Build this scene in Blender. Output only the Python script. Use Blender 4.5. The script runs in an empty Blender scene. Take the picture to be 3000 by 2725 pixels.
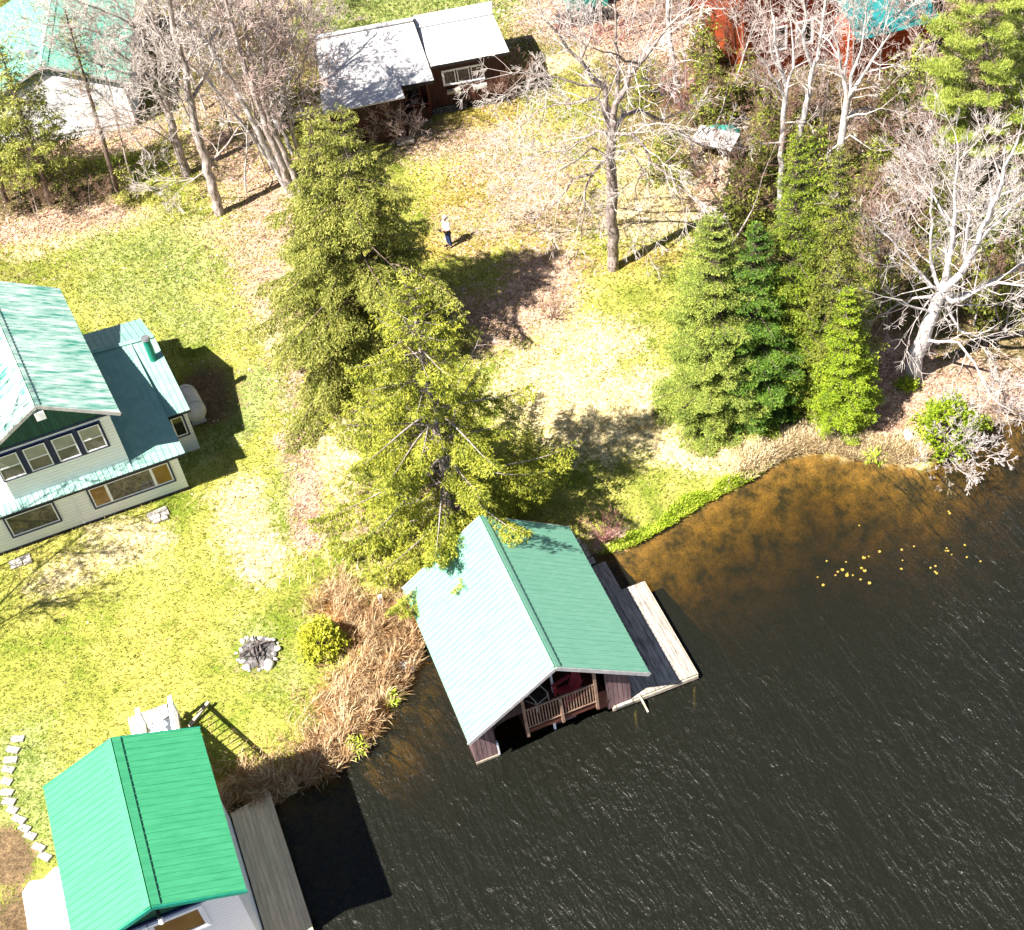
import bpy, math, random
import numpy as np
from mathutils import Vector, Matrix

S = bpy.context.scene
COL = S.collection
R = math.radians
SUN_AZ, SUN_EL = R(29), R(53)          # direction shadows fall (from +X), sun height

# ------------------------------------------------------------------ camera
W, H, F = 3000.0, 2725.0, 4340.0
PITCH, ROLL, CH = R(46.5), R(-9.54), 44.0
cp, sp = math.cos(PITCH), math.sin(PITCH)
fwd = np.array([0, cp, -sp]); right = np.array([1.0, 0, 0]); up = np.cross(right, fwd)
CR = math.cos(ROLL) * right + math.sin(ROLL) * up
CU = -math.sin(ROLL) * right + math.cos(ROLL) * up
CAM = np.array([0, 0, CH])
cd = bpy.data.cameras.new('camera'); cam = bpy.data.objects.new('camera', cd); COL.objects.link(cam)
cam.matrix_world = Matrix(((CR[0], CU[0], -fwd[0], 0), (CR[1], CU[1], -fwd[1], 0), (CR[2], CU[2], -fwd[2], CH), (0, 0, 0, 1)))
cd.sensor_fit = 'HORIZONTAL'; cd.sensor_width = 36; cd.lens = 36 * F / W
cd.clip_start = 0.5; cd.clip_end = 8000
S.camera = cam


def ray(px, py):
    d = fwd + CR * (px - W / 2) / F - CU * (py - H / 2) / F
    return d / np.linalg.norm(d)


def at(px, py, z=0.0):
    d = ray(px, py)
    return CAM + d * ((z - CH) / d[2])


def on_plane(px, py, p0, n):
    d = ray(px, py); n = np.array(n, float)
    return CAM + d * (((np.array(p0) - CAM) @ n) / (d @ n))


# ------------------------------------------------------------------ shoreline and terrain height
shore_px = [(60, 2760), (200, 2640), (420, 2480), (620, 2390), (790, 2352), (840, 2335), (900, 2304), (975, 2268), (1010, 2238), (1060, 2190),
            (1110, 2130), (1140, 2080), (1168, 2030), (1200, 1985), (1215, 1940), (1238, 1880), (1300, 1800), (1420, 1740), (1560, 1690), (1700, 1640), (1770, 1622),
            (1830, 1608), (1880, 1583), (1960, 1538), (2050, 1482), (2130, 1440), (2200, 1405), (2245, 1376), (2290, 1346), (2350, 1330),
            (2420, 1327), (2500, 1346), (2560, 1352), (2640, 1360), (2700, 1362), (2740, 1338), (2800, 1305), (2870, 1262),
            (2930, 1232), (3000, 1218)]
shore = np.array([at(x, y, 0)[:2] for x, y in shore_px])
shore = np.vstack([[[-300, -80], [-60, -10], [-26, 17]], shore, [[24, 37.2], [32, 39.5], [60, 50], [400, 120]]])
lake_poly = np.vstack([shore, [[400, -300], [-300, -300]]])


def shore_dist(x, y):
    x = np.asarray(x, float); y = np.asarray(y, float)
    best = np.full(x.shape, 1e9)
    for (ax, ay), (bx, by) in zip(shore[:-1], shore[1:]):
        dx, dy = bx - ax, by - ay
        t = np.clip(((x - ax) * dx + (y - ay) * dy) / (dx * dx + dy * dy), 0, 1)
        best = np.minimum(best, np.hypot(x - ax - t * dx, y - ay - t * dy))
    inside = np.zeros(x.shape, bool)
    P = lake_poly; n = len(P)
    for i in range(n):
        x1, y1 = P[i]; x2, y2 = P[(i + 1) % n]
        if y1 == y2: continue
        c = (y1 > y) != (y2 > y)
        inside ^= c & (x < (x2 - x1) * (y - y1) / (y2 - y1) + x1)
    return np.where(inside, -best, best)       # positive on land


def vnoise(x, y, s, seed=0):
    x = np.asarray(x, float) / s + seed * 17.3; y = np.asarray(y, float) / s + seed * 9.1
    ix, iy = np.floor(x), np.floor(y); fx, fy = x - ix, y - iy
    fx, fy = fx * fx * (3 - 2 * fx), fy * fy * (3 - 2 * fy)
    h = lambda a, b: np.modf(np.abs(np.sin(a * 127.1 + b * 311.7 + seed * 74.7) * 43758.5453))[0]
    return (h(ix, iy) * (1 - fx) + h(ix + 1, iy) * fx) * (1 - fy) + (h(ix, iy + 1) * (1 - fx) + h(ix + 1, iy + 1) * fx) * fy


def hgt(x, y):
    wob = (vnoise(x, y, 1.1, 5) - .5) * .5 + (vnoise(x, y, .45, 6) - .5) * .25
    d = shore_dist(x, y) + wob
    k = np.clip(d / .45, 0, 1); k = k * k * (3 - 2 * k)
    land = .28 * k + 1.0 * (1 - np.exp(-np.maximum(d, 0) / 7)) + (vnoise(x, y, 3.2, 1) - .5) * .12 * np.clip(d / 3, 0, 1)
    e = np.maximum(-d, 0)
    k2 = 1.15 + 1.6 * np.clip((2.5 - np.asarray(x, float)) / 2.5, 0, 1)          # the bank drops off faster between the two boathouses
    bed = -(.05 + (.26 * e + .045 * e * e) * k2) + (vnoise(x, y, 1.3, 2) - .5) * .16 * np.clip(e, 0, 1)
    return np.where(d > 0, land, np.maximum(bed, -5.5))


def ground(px, py):
    z = 1.2
    for _ in range(6):
        p = at(px, py, z); z = float(hgt(p[0], p[1]))
    return np.array([p[0], p[1], z])


def gz(p):
    return np.array([p[0], p[1], float(hgt(p[0], p[1]))])


# ------------------------------------------------------------------ materials
def new_mat(name):
    m = bpy.data.materials.new(name); m.use_nodes = True
    return m, m.node_tree.nodes, m.node_tree.links, m.node_tree.nodes['Principled BSDF']


def N(nodes, t, **kw):
    n = nodes.new(t)
    for k, v in kw.items():
        if k.startswith('i_'):
            key = k[2:]
            key = int(key) if key.isdigit() else key.replace('_', ' ')
            n.inputs[key].default_value = v
        else:
            setattr(n, k, v)
    return n


def coords(nodes, links, yaw=0.0, scale=(1, 1, 1)):
    g = nodes.new('ShaderNodeNewGeometry')
    mp = N(nodes, 'ShaderNodeMapping', vector_type='TEXTURE')
    mp.inputs['Rotation'].default_value = (0, 0, yaw)
    m2 = N(nodes, 'ShaderNodeMapping'); m2.inputs['Scale'].default_value = scale
    links.new(g.outputs['Position'], mp.inputs['Vector']); links.new(mp.outputs['Vector'], m2.inputs['Vector'])
    return m2.outputs['Vector']


def ramp(nodes, links, fac, stops):
    r = nodes.new('ShaderNodeValToRGB'); e = r.color_ramp.elements
    while len(e) < len(stops): e.new(0.5)
    for el, (p, c) in zip(e, stops):
        el.position = p; el.color = (*c, 1) if len(c) == 3 else c
    links.new(fac, r.inputs['Fac'])
    return r.outputs['Color']


def noise_mat(name, c1, c2, scale=3.0, rough=.8, yaw=0.0, stretch=(1, 1, 1), bump=.0, lo=.35, hi=.65, spec=.3, island=0.0, metal=0.0, detail=5.0, c3=None):
    m, n, l, b = new_mat(name)
    v = coords(n, l, yaw, stretch)
    t = N(n, 'ShaderNodeTexNoise', i_Scale=scale, i_Detail=detail, i_Roughness=.65); l.new(v, t.inputs['Vector'])
    stops = [(lo, c1), (hi, c2)] if c3 is None else [(lo, c1), ((lo + hi) / 2, c3), (hi, c2)]
    col = ramp(n, l, t.outputs['Fac'], stops)
    if island:
        g = n.new('ShaderNodeNewGeometry'); hs = n.new('ShaderNodeHueSaturation')
        mr = N(n, 'ShaderNodeMapRange', i_3=1 - island, i_4=1 + island); l.new(g.outputs['Random Per Island'], mr.inputs[0])
        l.new(mr.outputs[0], hs.inputs['Value']); l.new(col, hs.inputs['Color']); col = hs.outputs['Color']
    l.new(col, b.inputs['Base Color'])
    b.inputs['Roughness'].default_value = rough; b.inputs['Specular IOR Level'].default_value = spec
    b.inputs['Metallic'].default_value = metal
    if bump:
        bp = N(n, 'ShaderNodeBump', i_Strength=.6, i_Distance=bump); l.new(t.outputs['Fac'], bp.inputs['Height']); l.new(bp.outputs['Normal'], b.inputs['Normal'])
    return m


def siding_mat(name, c1, c2, pitch=.13, axis='Z', yaw=0.0, rough=.6, depth=.02, line=(.5, .5, .5), line_w=.12):
    """lapped boards (axis Z) or upright boards (axis X): real bump plus the dark joint between boards"""
    m, n, l, b = new_mat(name)
    v = coords(n, l, yaw)
    sx = n.new('ShaderNodeSeparateXYZ'); l.new(v, sx.inputs[0])
    dv = N(n, 'ShaderNodeMath', operation='DIVIDE', i_1=pitch); l.new(sx.outputs[axis], dv.inputs[0])
    fr = N(n, 'ShaderNodeMath', operation='FRACT'); l.new(dv.outputs[0], fr.inputs[0])
    fl = N(n, 'ShaderNodeMath', operation='FLOOR'); l.new(dv.outputs[0], fl.inputs[0])
    wn = N(n, 'ShaderNodeTexWhiteNoise', noise_dimensions='1D'); l.new(fl.outputs[0], wn.inputs['W'])
    t = N(n, 'ShaderNodeTexNoise', i_Scale=4.0, i_Detail=6.0)
    m3 = N(n, 'ShaderNodeMapping'); m3.inputs['Scale'].default_value = (1, 1, 3) if axis == 'Z' else (4, 4, .6)
    l.new(v, m3.inputs[0]); l.new(m3.outputs[0], t.inputs['Vector'])
    ad = N(n, 'ShaderNodeMath', operation='MULTIPLY_ADD', i_1=.35); l.new(wn.outputs['Value'], ad.inputs[0]); l.new(t.outputs['Fac'], ad.inputs[2])
    col = ramp(n, l, ad.outputs[0], [(.45, c1), (.85, c2)])
    mx = N(n, 'ShaderNodeMix', data_type='RGBA', blend_type='MULTIPLY')
    lt = N(n, 'ShaderNodeMath', operation='LESS_THAN', i_1=line_w); l.new(fr.outputs[0], lt.inputs[0])
    l.new(lt.outputs[0], mx.inputs[0]); l.new(col, mx.inputs[6]); mx.inputs[7].default_value = (*line, 1)
    l.new(mx.outputs[2], b.inputs['Base Color'])
    bp = N(n, 'ShaderNodeBump', i_Strength=1.0, i_Distance=depth); l.new(fr.outputs[0], bp.inputs['Height']); l.new(bp.outputs['Normal'], b.inputs['Normal'])
    b.inputs['Roughness'].default_value = rough; b.inputs['Specular IOR Level'].default_value = .3
    return m


def leaf_mat(name, stops, trans=.08, rough=.55):
    m, n, l, b = new_mat(name)
    g = n.new('ShaderNodeNewGeometry')
    t = N(n, 'ShaderNodeTexNoise', i_Scale=.9, i_Detail=3.0); l.new(g.outputs['Position'], t.inputs['Vector'])
    a = N(n, 'ShaderNodeMath', operation='MULTIPLY_ADD', i_1=.55); l.new(g.outputs['Random Per Island'], a.inputs[0])
    s = N(n, 'ShaderNodeMath', operation='MULTIPLY', i_1=.75); l.new(t.outputs['Fac'], s.inputs[0]); l.new(s.outputs[0], a.inputs[2])
    col = ramp(n, l, a.outputs[0], stops)
    l.new(col, b.inputs['Base Color']); b.inputs['Roughness'].default_value = rough; b.inputs['Specular IOR Level'].default_value = .25
    if trans:
        tr = n.new('ShaderNodeBsdfTranslucent'); l.new(col, tr.inputs['Color'])
        ms = N(n, 'ShaderNodeMixShader', i_0=trans); l.new(b.outputs[0], ms.inputs[1]); l.new(tr.outputs[0], ms.inputs[2])
        l.new(ms.outputs[0], n['Material Output'].inputs['Surface'])
    return m


def attr_mat(name, rough=.85, trans=.2, gain=1.0):
    m, n, l, b = new_mat(name)
    a = N(n, 'ShaderNodeAttribute', attribute_name='tint')
    l.new(a.outputs['Color'], b.inputs['Base Color']); b.inputs['Roughness'].default_value = rough; b.inputs['Specular IOR Level'].default_value = .15
    if trans:
        tr = n.new('ShaderNodeBsdfTranslucent'); l.new(a.outputs['Color'], tr.inputs['Color'])
        ms = N(n, 'ShaderNodeMixShader', i_0=trans); l.new(b.outputs[0], ms.inputs[1]); l.new(tr.outputs[0], ms.inputs[2])
        l.new(ms.outputs[0], n['Material Output'].inputs['Surface'])
    return m


def metal_roof(name, c1, c2, yaw, stretch, lo, hi, rough=.38, scale=2.0, spec=.5):
    return noise_mat(name, c1, c2, scale=scale, rough=rough, yaw=yaw, stretch=stretch, lo=lo, hi=hi, spec=spec, detail=8)


def glass_mat(name, c1, c2, scale=1.5):
    m = noise_mat(name, c1, c2, scale=scale, rough=.06, spec=.6, lo=.3, hi=.7)
    return m


M = {}
YH, YB, YD, YC = R(14.33), R(13.7), R(14.5), R(2)
M['white_siding'] = siding_mat('white lap siding', (.83, .88, .94), (.87, .91, .96), pitch=.16, axis='Z', depth=.03, line=(.74, .76, .82))
M['white_paint'] = noise_mat('white paint', (.78, .80, .84), (.86, .87, .90), 2, .5)
M['navy_trim'] = noise_mat('navy trim paint', (.012, .02, .07), (.02, .035, .11), 3, .5)
M['gable_green'] = siding_mat('dark green upright siding', (.004, .05, .045), (.01, .085, .07), pitch=.12, axis='X', yaw=YH, depth=.02, line=(.5, .5, .5))
M['glass'] = glass_mat('window glass', (.03, .035, .03), (.09, .09, .075))
M['glass_grey'] = glass_mat('window blind glass', (.22, .24, .22), (.33, .34, .31))
M['glass_screen'] = glass_mat('window screen', (.08, .08, .085), (.13, .125, .125))
M['glass_brown'] = glass_mat('curtained glass', (.20, .10, .025), (.30, .17, .05))
M['glass_dark'] = glass_mat('dark glass', (.008, .009, .009), (.03, .03, .03))
M['old_roof'] = metal_roof('weathered green metal', (.06, .31, .235), (.68, .78, .72), YH + R(6), (.9, 5, .9), .36, .66, rough=.45, scale=1.1)
M['ext_roof'] = metal_roof('teal green metal', (.15, .32, .27), (.24, .42, .37), YH, (1, 1, 1), .3, .7, rough=.6, spec=1.0)
M['bh_roof'] = metal_roof('sea green metal', (.13, .37, .255), (.21, .45, .335), YB, (.7, 5, 1), .3, .7, rough=.6, spec=1.0)
M['bl_roof'] = metal_roof('bright green metal', (.025, .25, .11), (.055, .35, .165), YD, (.6, 5, 1), .3, .7, rough=.55, spec=.8)
M['fascia'] = noise_mat('grey fascia', (.33, .32, .32), (.5, .49, .48), 5, .6)
M['green_trim'] = noise_mat('green trim', (.01, .22, .15), (.02, .27, .19), 4, .45)
M['brown_board'] = siding_mat('stained brown boards', (.035, .012, .009), (.075, .028, .02), pitch=.2, axis='X', yaw=YC, depth=.04, line=(.35, .35, .35))
M['purple_board'] = siding_mat('faded brown boards', (.10, .06, .065), (.19, .125, .125), pitch=.17, axis='X', yaw=YB, depth=.04, line=(.3, .3, .3))
M['dark_board'] = siding_mat('dark shed boards', (.05, .03, .025), (.09, .06, .05), pitch=.2, axis='X', yaw=YB, depth=.04, line=(.3, .3, .3))
M['shingle'] = noise_mat('grey shingle', (.46, .45, .46), (.62, .61, .62), 9, .8, yaw=YC, stretch=(1, 4, 4), bump=.02, lo=.3, hi=.7)
M['wood_grey'] = noise_mat('weathered grey wood', (.12, .105, .09), (.66, .59, .53), 2.6, .8, yaw=YB, stretch=(7, .7, 3), island=.22, lo=.3, hi=.72, bump=.01)
M['wood_pale'] = noise_mat('pale dock wood', (.62, .44, .27), (.85, .68, .48), 2.2, .8, yaw=YD, stretch=(6, .7, 3), island=.12, lo=.25, hi=.7)
M['wood_tan'] = noise_mat('tan rail wood', (.22, .13, .09), (.38, .25, .18), 4, .75, island=.15)
M['wood_red'] = noise_mat('red brown wood', (.09, .028, .018), (.17, .06, .035), 4, .7)
M['wood_old'] = noise_mat('old plank', (.3, .25, .19), (.46, .4, .32), 5, .85, island=.2)
M['dark'] = noise_mat('dark interior', (.006, .005, .005), (.014, .012, .011), 2, .9)
M['concrete'] = noise_mat('pale concrete', (.62, .59, .57), (.78, .75, .73), 1.2, .85, bump=.01)
M['paver'] = noise_mat('paver stone', (.24, .22, .20), (.48, .45, .42), 7, .9, island=.2, bump=.01)
M['stone'] = noise_mat('field stone', (.34, .32, .31), (.66, .63, .6), 5, .9, island=.3, bump=.02)
M['ash'] = noise_mat('ash and charcoal', (.02, .018, .018), (.28, .26, .26), 7, .95, bump=.05, lo=.3, hi=.75)
M['charred'] = noise_mat('charred wood', (.02, .018, .016), (.16, .13, .12), 9, .9, island=.4)
M['tank'] = noise_mat('white tank paint', (.55, .53, .52), (.68, .66, .65), 2, .4)
M['steel'] = noise_mat('galvanised steel', (.4, .4, .4), (.6, .6, .6), 6, .35, metal=.8)
M['red_plastic'] = noise_mat('faded red plastic', (.50, .05, .07), (.58, .09, .11), 3, .45)
M['mesh_fabric'] = noise_mat('brown sling fabric', (.05, .035, .03), (.1, .07, .06), 8, .8)
M['alu'] = noise_mat('white chair frame', (.5, .48, .45), (.62, .6, .56), 4, .4)
M['tarp'] = noise_mat('teal tarp', (.02, .2, .17), (.06, .3, .26), 3, .5, bump=.05)
M['red_log'] = siding_mat('red log siding', (.36, .05, .012), (.50, .085, .02), pitch=.22, axis='Z', depth=.06, line=(.4, .35, .3), line_w=.18)
M['teal_roof'] = metal_roof('teal roof', (.015, .15, .16), (.03, .22, .22), R(15), (1, 1, 1), .35, .65)
M['lawn_roof'] = metal_roof('far green roof', (.12, .40, .30), (.42, .62, .54), R(5), (4, 1, 1), .4, .75)
M['log_end'] = noise_mat('split firewood', (.3, .2, .14), (.6, .48, .38), 6, .85, island=.35)
M['skin'] = noise_mat('skin', (.46, .24, .17), (.52, .29, .21), 6, .6)
M['hair'] = noise_mat('white hair', (.7, .68, .66), (.8, .78, .76), 20, .8)
M['shirt'] = noise_mat('white shirt', (.76, .76, .78), (.82, .82, .84), 6, .85)
M['jeans'] = noise_mat('blue jeans', (.012, .025, .09), (.03, .055, .16), 8, .9)
M['black'] = noise_mat('black plastic', (.012, .012, .012), (.025, .025, .025), 6, .5)
M['lily'] = noise_mat('yellow lily leaf', (.30, .26, .03), (.42, .24, .07), 3, .4, island=.4)
M['bark_grey'] = noise_mat('grey brown bark', (.16, .125, .115), (.56, .48, .45), 9, .9, stretch=(1, 1, .35), bump=.03)
M['bark_maple'] = noise_mat('dark maple bark', (.08, .058, .052), (.44, .36, .33), 9, .9, stretch=(1, 1, .35), bump=.04)
M['bark_white'] = noise_mat('pale white bark', (.17, .145, .14), (.64, .60, .59), 10, .8, stretch=(1, 1, .5), bump=.02, lo=.25, hi=.6)
M['bark_dark'] = noise_mat('conifer bark', (.07, .045, .035), (.24, .18, .15), 6, .95, stretch=(1, 1, .3), bump=.04)
M['twig_pink'] = noise_mat('pinkish twigs', (.34, .24, .21), (.58, .46, .42), 3, .85)
M['twig_pale'] = noise_mat('pale twigs', (.44, .38, .35), (.70, .63, .60), 3, .85)
M['twig_brown'] = noise_mat('brown twigs', (.15, .085, .06), (.32, .2, .15), 3, .9)
M['twig_red'] = noise_mat('red twigs', (.26, .1, .09), (.5, .26, .24), 3, .8)
M['leaf_spruce'] = leaf_mat('yellow green spruce needles', [(.25, (.05, .07, .006)), (.58, (.22, .25, .02)), (.93, (.47, .46, .06))])
M['leaf_hemlock'] = leaf_mat('hemlock needles', [(.25, (.05, .07, .010)), (.58, (.20, .22, .032)), (.93, (.43, .42, .10))])
M['leaf_fir'] = leaf_mat('dark fir needles', [(.25, (.03, .06, .006)), (.6, (.13, .19, .015)), (.95, (.31, .36, .035))])
M['leaf_fir_blue'] = leaf_mat('grey green fir needles', [(.25, (.04, .08, .016)), (.6, (.19, .255, .04)), (.95, (.41, .45, .085))])
M['leaf_fir_deep'] = leaf_mat('deep green fir needles', [(.25, (.015, .05, .008)), (.6, (.07, .15, .016)), (.95, (.19, .30, .035))])
M['leaf_fir_bright'] = leaf_mat('bright green fir needles', [(.25, (.06, .12, .006)), (.6, (.21, .31, .014)), (.95, (.40, .48, .035))])
M['leaf_pine'] = leaf_mat('pine needles', [(.25, (.08, .12, .015)), (.6, (.27, .34, .05)), (.95, (.46, .50, .11))])
M['leaf_olive'] = leaf_mat('olive needles', [(.25, (.045, .06, .010)), (.6, (.15, .18, .022)), (.95, (.31, .32, .05))])
M['leaf_bush'] = leaf_mat('lime bush leaves', [(.25, (.16, .19, .01)), (.6, (.42, .43, .03)), (.95, (.60, .58, .07))])
M['leaf_bright'] = leaf_mat('fresh green blades', [(.25, (.20, .32, .015)), (.6, (.40, .54, .03)), (.95, (.62, .66, .12))])
M['dead_twig'] = noise_mat('dead inner twigs', (.03, .022, .017), (.12, .09, .075), 4, .95)  # dark colour deepens the shaded gaps inside conifer crowns
M['tuft'] = attr_mat('grass blades')
M['marsh'] = leaf_mat('dry marsh grass', [(.22, (.12, .065, .035)), (.45, (.31, .18, .085)), (.65, (.50, .33, .17)), (.95, (.78, .64, .42))], trans=.15)
M['litter'] = leaf_mat('fallen leaves', [(.25, (.17, .075, .055)), (.6, (.42, .25, .19)), (.95, (.68, .52, .44))], trans=.0)


# ------------------------------------------------------------------ object helpers
def finish(name, me, mat, parent=None, origin=None):
    o = bpy.data.objects.new(name, me); COL.objects.link(o)
    if mat: me.materials.append(M[mat] if isinstance(mat, str) else mat)
    if parent is not None:
        o.parent = parent
    elif origin is not None:
        o.location = origin
    return o


def root_loc(o):
    while o.parent is not None: o = o.parent
    return np.array(o.location)


def fast_mesh(name, V, Fc, mat, parent=None, origin=None, smooth=False, tint=None):
    """V (n,3) world coordinates, Fc (m,k) faces of equal size"""
    org = root_loc(parent) if parent is not None else (np.array(origin) if origin is not None else np.zeros(3))
    V = np.asarray(V, np.float32) - org.astype(np.float32); Fc = np.asarray(Fc, np.int32)
    me = bpy.data.meshes.new(name); m, k = Fc.shape
    me.vertices.add(len(V)); me.vertices.foreach_set('co', V.ravel())
    me.loops.add(m * k); me.loops.foreach_set('vertex_index', Fc.ravel())
    me.polygons.add(m); me.polygons.foreach_set('loop_start', np.arange(m, dtype=np.int32) * k)
    me.polygons.foreach_set('loop_total', np.full(m, k, np.int32))
    if smooth: me.polygons.foreach_set('use_smooth', np.ones(m, bool))
    me.update(calc_edges=True)
    if tint is not None:
        a = me.attributes.new('tint', 'FLOAT_COLOR', 'FACE')
        a.data.foreach_set('color', np.hstack([tint, np.ones((m, 1))]).astype(np.float32).ravel())
    return finish(name, me, mat, parent, origin)


class MB:
    def __init__(s): s.v = []; s.f = []

    def poly(s, pts):
        i = len(s.v); s.v += [tuple(p) for p in pts]; s.f.append(tuple(range(i, i + len(pts))))

    def hexa(s, b, t):
        """bottom ring of 4 points, top ring of 4"""
        i = len(s.v); s.v += [tuple(p) for p in b] + [tuple(p) for p in t]
        s.f += [(i + 3, i + 2, i + 1, i), (i + 4, i + 5, i + 6, i + 7)] + [(i + k, i + (k + 1) % 4, i + 4 + (k + 1) % 4, i + 4 + k) for k in range(4)]

    def box(s, fr, a0, a1, b0, b1, z0, z1):
        q = [(a0, b0), (a1, b0), (a1, b1), (a0, b1)]
        s.hexa([fr(a, b, z0) for a, b in q], [fr(a, b, z1) for a, b in q]); return s

    def beam(s, p, q, w, h, upv=(0, 0, 1)):
        p, q = np.array(p, float), np.array(q, float); d = q - p; d /= np.linalg.norm(d)
        u = np.array(upv, float)
        if abs(d @ u) > .95: u = np.array([0, 1.0, 0])
        x = np.cross(d, u); x /= np.linalg.norm(x); u = np.cross(x, d)
        x *= w / 2; u *= h / 2
        s.hexa([p - x - u, p + x - u, p + x + u, p - x + u], [q - x - u, q + x - u, q + x + u, q - x + u]); return s

    def tube(s, p, q, r0, r1=None, n=10, cap=True):
        r1 = r0 if r1 is None else r1
        p, q = np.array(p, float), np.array(q, float); d = q - p; d /= np.linalg.norm(d)
        u = np.array([0, 0, 1.0]) if abs(d[2]) < .9 else np.array([1.0, 0, 0])
        x = np.cross(d, u); x /= np.linalg.norm(x); y = np.cross(d, x); i = len(s.v)
        for c, r in ((p, r0), (q, r1)):
            for k in range(n):
                a = 2 * math.pi * k / n; s.v.append(tuple(c + (x * math.cos(a) + y * math.sin(a)) * r))
        for k in range(n):
            s.f.append((i + k, i + (k + 1) % n, i + n + (k + 1) % n, i + n + k))
        if cap: s.f += [tuple(range(i + n - 1, i - 1, -1)), tuple(range(i + n, i + 2 * n))]
        return s

    def prism(s, fr, poly, b0, b1):
        """(a, z) outline pushed from b0 to b1"""
        n = len(poly); i = len(s.v)
        s.v += [tuple(fr(a, b0, z)) for a, z in poly] + [tuple(fr(a, b1, z)) for a, z in poly]
        s.f += [tuple(range(i, i + n)), tuple(range(i + 2 * n - 1, i + n - 1, -1))]
        s.f += [(i + (k + 1) % n, i + k, i + n + k, i + n + (k + 1) % n) for k in range(n)]
        return s

    def slab(s, q, t):
        q = [np.array(p, float) for p in q]
        n = np.cross(q[1] - q[0], q[3] - q[0]); n /= np.linalg.norm(n)
        if n[2] < 0: n = -n
        s.hexa([p - n * t for p in q], q); return n

    def ribs(s, q, step, w=.035, h=.03):
        """q: eave start, eave end, ridge end, ridge start; ribs run from eave to ridge"""
        q = [np.array(p, float) for p in q]
        n = np.cross(q[1] - q[0], q[3] - q[0]); n /= np.linalg.norm(n)
        if n[2] < 0: n = -n
        k = max(2, int(round(np.linalg.norm(q[1] - q[0]) / step)))
        for j in range(k + 1):
            t = (j + .0) / k; t = min(max(t, .004), .996)
            p0 = q[0] + (q[1] - q[0]) * t; p1 = q[3] + (q[2] - q[3]) * t
            s.beam(p0 + n * (h / 2 + .002), p1 + n * (h / 2 + .002), w, h, n)

    def build(s, name, mat, parent=None, origin=None):
        org = root_loc(parent) if parent is not None else (np.array(origin) if origin is not None else np.zeros(3))
        me = bpy.data.meshes.new(name)
        me.from_pydata([tuple(np.array(v) - org) for v in s.v], [], s.f); me.update()
        return finish(name, me, mat, parent, origin)


def tag(o, label=None, cat=None, group=None, kind=None):
    if label: o['label'] = label
    if cat: o['category'] = cat
    if group: o['group'] = group
    if kind: o['kind'] = kind
    return o


def thing(name, label, cat, loc, group=None):
    o = bpy.data.objects.new(name, None); COL.objects.link(o); o.location = tuple(loc); o.empty_display_size = .3
    return tag(o, label, cat, group)


def frame(g, yaw, yawb=None):
    yb = yaw if yawb is None else yawb
    A = np.array([math.cos(yaw), math.sin(yaw), 0]); B = np.array([-math.sin(yb), math.cos(yb), 0]); g = np.array(g, float)
    f = lambda a, b, z: g + A * a + B * b + np.array([0, 0, z])
    f.A, f.B, f.g = A, B, g
    return f


def copy_thing(o, loc, rz=0, scale=1.0, label=None):
    c = o.copy(); COL.objects.link(c); c.location = tuple(loc); c.rotation_euler = (0, 0, rz); c.scale = (scale,) * 3
    if label: c['label'] = label
    for ch in list(o.children):
        k = ch.copy(); COL.objects.link(k); k.parent = c
        for g in ch.children:
            d = g.copy(); COL.objects.link(d); d.parent = k
    return c


# ------------------------------------------------------------------ world, sun
wd = bpy.data.worlds.new('World'); S.world = wd; wd.use_nodes = True
wn = wd.node_tree.nodes; sky = wn.new('ShaderNodeTexSky'); sky.sky_type = 'NISHITA'; sky.sun_disc = False; sky.air_density = .55; sky.dust_density = .2; sky.ozone_density = 1.0
sx, sy = -math.cos(SUN_AZ), -math.sin(SUN_AZ)
sky.sun_elevation = SUN_EL; sky.sun_rotation = math.atan2(sx, sy)
wl = wd.node_tree.links
tc = wn.new('ShaderNodeTexCoord'); sxyz = wn.new('ShaderNodeSeparateXYZ'); wl.new(tc.outputs['Generated'], sxyz.inputs[0])
zc = wn.new('ShaderNodeMath'); zc.operation = 'MAXIMUM'; zc.inputs[1].default_value = .08; wl.new(sxyz.outputs['Z'], zc.inputs[0])
flat = wn.new('ShaderNodeVectorMath'); flat.operation = 'DIVIDE'; cz = wn.new('ShaderNodeCombineXYZ')
for k_ in 'XYZ': wl.new(zc.outputs[0], cz.inputs[k_])
wl.new(tc.outputs['Generated'], flat.inputs[0]); wl.new(cz.outputs[0], flat.inputs[1])
cn = wn.new('ShaderNodeTexNoise'); cn.inputs['Scale'].default_value = 4.0; cn.inputs['Detail'].default_value = 7; wl.new(flat.outputs[0], cn.inputs['Vector'])
cr_ = wn.new('ShaderNodeValToRGB'); cr_.color_ramp.elements[0].position = .50; cr_.color_ramp.elements[1].position = .66; wl.new(cn.outputs['Fac'], cr_.inputs['Fac'])
cm = wn.new('ShaderNodeMix'); cm.data_type = 'RGBA'; wl.new(cr_.outputs['Color'], cm.inputs[0]); wl.new(sky.outputs['Color'], cm.inputs[6]); cm.inputs[7].default_value = (3.6, 3.8, 4.2, 1)
wl.new(cm.outputs[2], wn['Background'].inputs['Color']); wn['Background'].inputs['Strength'].default_value = .05
sl = bpy.data.lights.new('sun', 'SUN'); sl.energy = 5.0; sl.angle = R(.5); sl.color = (1.0, .94, .85)
so = bpy.data.objects.new('sun', sl); COL.objects.link(so); so.location = (-40, -10, 60)
dv = Vector((math.cos(SUN_AZ) * math.cos(SUN_EL), math.sin(SUN_AZ) * math.cos(SUN_EL), -math.sin(SUN_EL)))
so.rotation_euler = dv.to_track_quat('-Z', 'Y').to_euler()
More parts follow.
